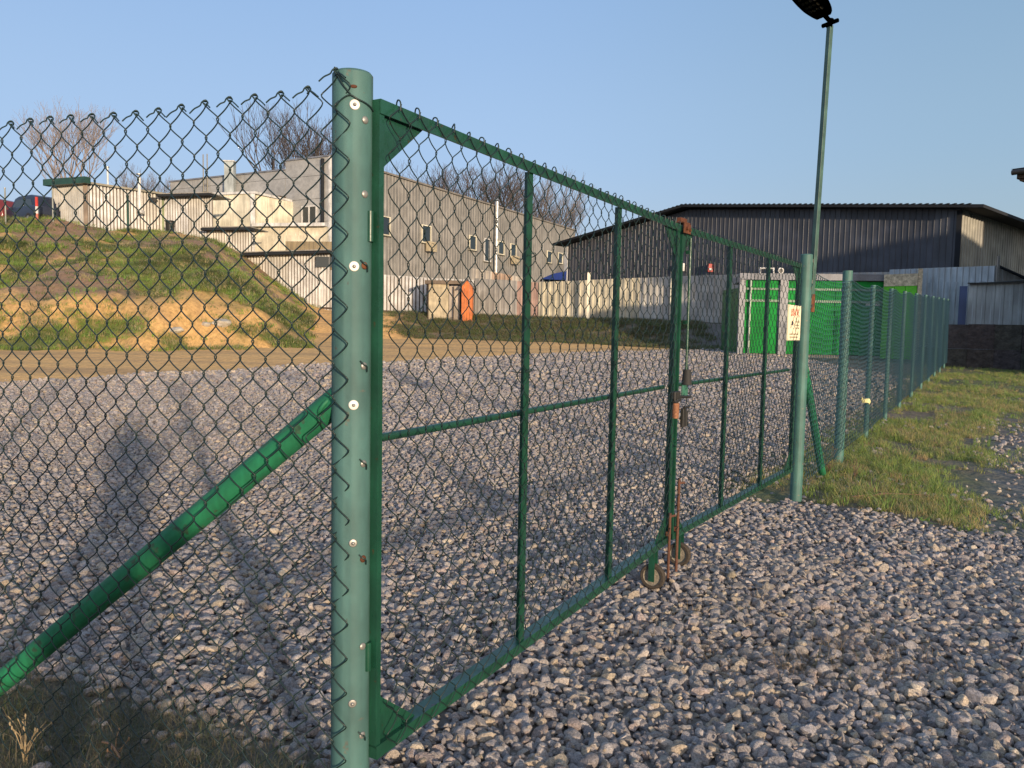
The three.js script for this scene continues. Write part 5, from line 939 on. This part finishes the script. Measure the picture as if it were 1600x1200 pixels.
// ================================================================ bare trees
function branchTree(seed, H, o = {}) {
  const r = rng(seed), trunk = [], crown = [], up = new THREE.Vector3(0, 1, 0), max = o.depth || 6, spread = o.spread || .62;
  const grow = (p, dir, len, rad, lvl) => {
    const seg = lvl < 2 ? 3 : 2; let a = p, d = dir.clone();
    for (let i = 0; i < seg; i++) {
      d.add(new THREE.Vector3((r() - .5) * .22, (r() - .5) * .12 + .05, (r() - .5) * .22)).normalize();
      const b = a.clone().addScaledVector(d, len / seg), r0 = rad * (1 - .32 * i / seg), r1 = rad * (1 - .32 * (i + 1) / seg);
      (lvl < 2 ? trunk : crown).push(rod(a, b, r0, r1, lvl < 1 ? 9 : lvl < 3 ? 5 : 3, true)); a = b;
      if (lvl >= 1 && lvl < max - 1 && r() < .42) { const ax = new THREE.Vector3(r() - .5, r() * .3, r() - .5).normalize(), nd = d.clone().lerp(ax, spread * .85).normalize(); grow(a, nd, len * (.5 + .25 * r()), rad * .45, lvl + 1 + (r() < .3 ? 1 : 0)); }
    }
    if (lvl >= max) return;
    const n = lvl === 0 ? 3 : 2 + (r() < .28 ? 1 : 0), ph = r() * 6.28;
    for (let i = 0; i < n; i++) { const az = ph + i * 6.283 / n + (r() - .5), sp2 = spread * (.55 + .6 * r()), nd = d.clone().addScaledVector(new THREE.Vector3(Math.cos(az), 0, Math.sin(az)), sp2 * 1.1).addScaledVector(up, .12).normalize(); grow(a, nd, len * (.66 + .2 * r()), rad * (.6 + .1 * r()), lvl + 1); }
  };
  grow(new THREE.Vector3(0, -.5, 0), new THREE.Vector3((r() - .5) * .1, 1, (r() - .5) * .1).normalize(), (o.trunk || .24) * H, .016 * H, 0);
  return [trunk, crown];
}
{
  const protos = [[71, 1, { spread: .62, depth: 7 }], [72, 1, { spread: .5, depth: 7, trunk: .26 }], [73, 1, { spread: .55, depth: 7, trunk: .22 }]].map(([s, , o]) => { const [a, b] = branchTree(s, 10, o); const f = L => { const g = mergeGeometries(L.map(q => { q = prep(q); return q; })); return g; }; const A = f(a), B = f(b); B.computeBoundingBox(); return [A, B, B.boundingBox.max.y]; });
  const tree = (k, px, top, d, base, label, m, w = 1, turn = 0) => {
    const p = at(px, top, d), [A, B, h] = protos[k], s = (p.y - base) / h, t = thing('bare_tree', label, 'tree', [p.x, base, -d], turn, 'bare trees behind the buildings'); t.scale.set(s * w, s, s * w);
    const a = new THREE.Mesh(A, m), b = new THREE.Mesh(B, m); a.name = 'trunk'; b.name = 'crown'; b.userData.kind = 'stuff'; a.castShadow = b.castShadow = true; t.add(a, b);
  };
  const pale = mat([.28, .235, .22], { roughness: .9 });
  tree(1, 118, 130, 56, 5.2, 'bare pale tree rising behind the shed on the bank', pale, 1.0, 1.0);
  tree(1, 212, 262, 72, 6, 'small bare tree right of the shed flue pipe', M.bark, .9, .4); tree(2, 240, 258, 76, 6, 'small bare tree left of the hall ladder', M.bark, .8, 2);
  tree(2, 445, 148, 82, 6, 'tall bare dark tree behind the hall roof left of the post', M.barkDark, .8, .8); tree(1, 500, 165, 86, 6, 'tall bare dark tree half hidden by the post top', M.barkDark, .9, 3.1);
  tree(1, 690, 246, 96, 4, 'bare tree behind the hall, leftmost of the row seen through the near leaf', M.barkDark, 1, 1.9); tree(2, 738, 236, 92, 4, 'bare tree behind the hall above the lit windows', M.barkDark, 1, 5); tree(0, 785, 256, 98, 4, 'bare tree behind the hall left of the first gate bar', M.barkDark, .8, 2.6); tree(2, 842, 262, 100, 4, 'bare tree behind the hall right of the first gate bar', M.bark, .85, 3.9); tree(1, 888, 282, 104, 4, 'bare tree at the far end of the hall by the warehouse eaves', M.bark, .9, .2);
}
// ================================================================ the photographer, whose long shadow falls across the yard
{
  const N = 96, mc = new MarchingCubes(N, new THREE.MeshStandardMaterial(), false, false, 300000), size = 1.0;             // grid of +-1 m round the hips
  const J = { head: [0, 1.60, .0], neck: [0, 1.46, .01], chest: [0, 1.26, .02], waist: [0, 1.02, .02], hipL: [-.10, .93, .02], hipR: [.10, .93, .02], kneeL: [-.12, .5, .0], kneeR: [.13, .5, .02], ankL: [-.13, .09, .05], ankR: [.15, .09, .05], toeL: [-.14, .05, -.12], toeR: [.17, .05, -.12], shL: [-.19, 1.40, .02], shR: [.19, 1.40, .02], elL: [-.25, 1.13, -.05], elR: [.25, 1.13, -.05], wrL: [-.12, 1.30, -.22], wrR: [.12, 1.30, -.22] };
  const B = [['chest', 'waist', .145, .125], ['waist', 'hipL', .12, .105], ['waist', 'hipR', .12, .105], ['hipL', 'kneeL', .09, .062], ['hipR', 'kneeR', .09, .062], ['kneeL', 'ankL', .06, .043], ['kneeR', 'ankR', .06, .043], ['ankL', 'toeL', .05, .038], ['ankR', 'toeR', .05, .038], ['chest', 'neck', .13, .055], ['neck', 'head', .055, .06], ['shL', 'shR', .075, .075], ['shL', 'elL', .058, .045], ['shR', 'elR', .058, .045], ['elL', 'wrL', .044, .032], ['elR', 'wrR', .044, .032], ['head', 'head', .1, .1]];
  const dseg = (p, a, b, r0, r1) => { const ab = [b[0] - a[0], b[1] - a[1], b[2] - a[2]], L = ab[0] ** 2 + ab[1] ** 2 + ab[2] ** 2 + 1e-9, t = clamp(((p[0] - a[0]) * ab[0] + (p[1] - a[1]) * ab[1] + (p[2] - a[2]) * ab[2]) / L); return Math.hypot(p[0] - a[0] - ab[0] * t, p[1] - a[1] - ab[1] * t, p[2] - a[2] - ab[2] * t) - lerp(r0, r1, t); };
  mc.isolation = 0; let k = 0;
  for (let z = 0; z < N; z++) for (let y = 0; y < N; y++) for (let x = 0; x < N; x++, k++) {
    const p = [(x / N * 2 - 1) * size, (y / N * 2 - 1) * size + .9, (z / N * 2 - 1) * size]; let s = 0;
    for (const [a, b, r0, r1] of B) s += Math.exp(-dseg(p, J[a], J[b], r0, r1) * 42);
    mc.field[k] = Math.log(Math.max(s, 1e-20)) / 42;
  }
  mc.update();
  const n = mc.count, pos = mc.positionArray.slice(0, n * 3), nor = mc.normalArray.slice(0, n * 3); for (let i = 0; i < n; i++) pos[3 * i + 1] += .9;
  const g = new THREE.BufferGeometry(); g.setAttribute('position', new THREE.BufferAttribute(pos, 3)); g.setAttribute('normal', new THREE.BufferAttribute(nor, 3)); g.setAttribute('uv', new THREE.BufferAttribute(new Float32Array(n * 2), 2));
  const t = thing('person', 'person in dark clothes standing behind the viewpoint with both hands raised', 'person', [.05, ground(0, -.45) + .01, .48]);
  part('body', g, mat([.03, .032, .04], { roughness: .9 }), t, true);
}
renderer.render(scene, camera);
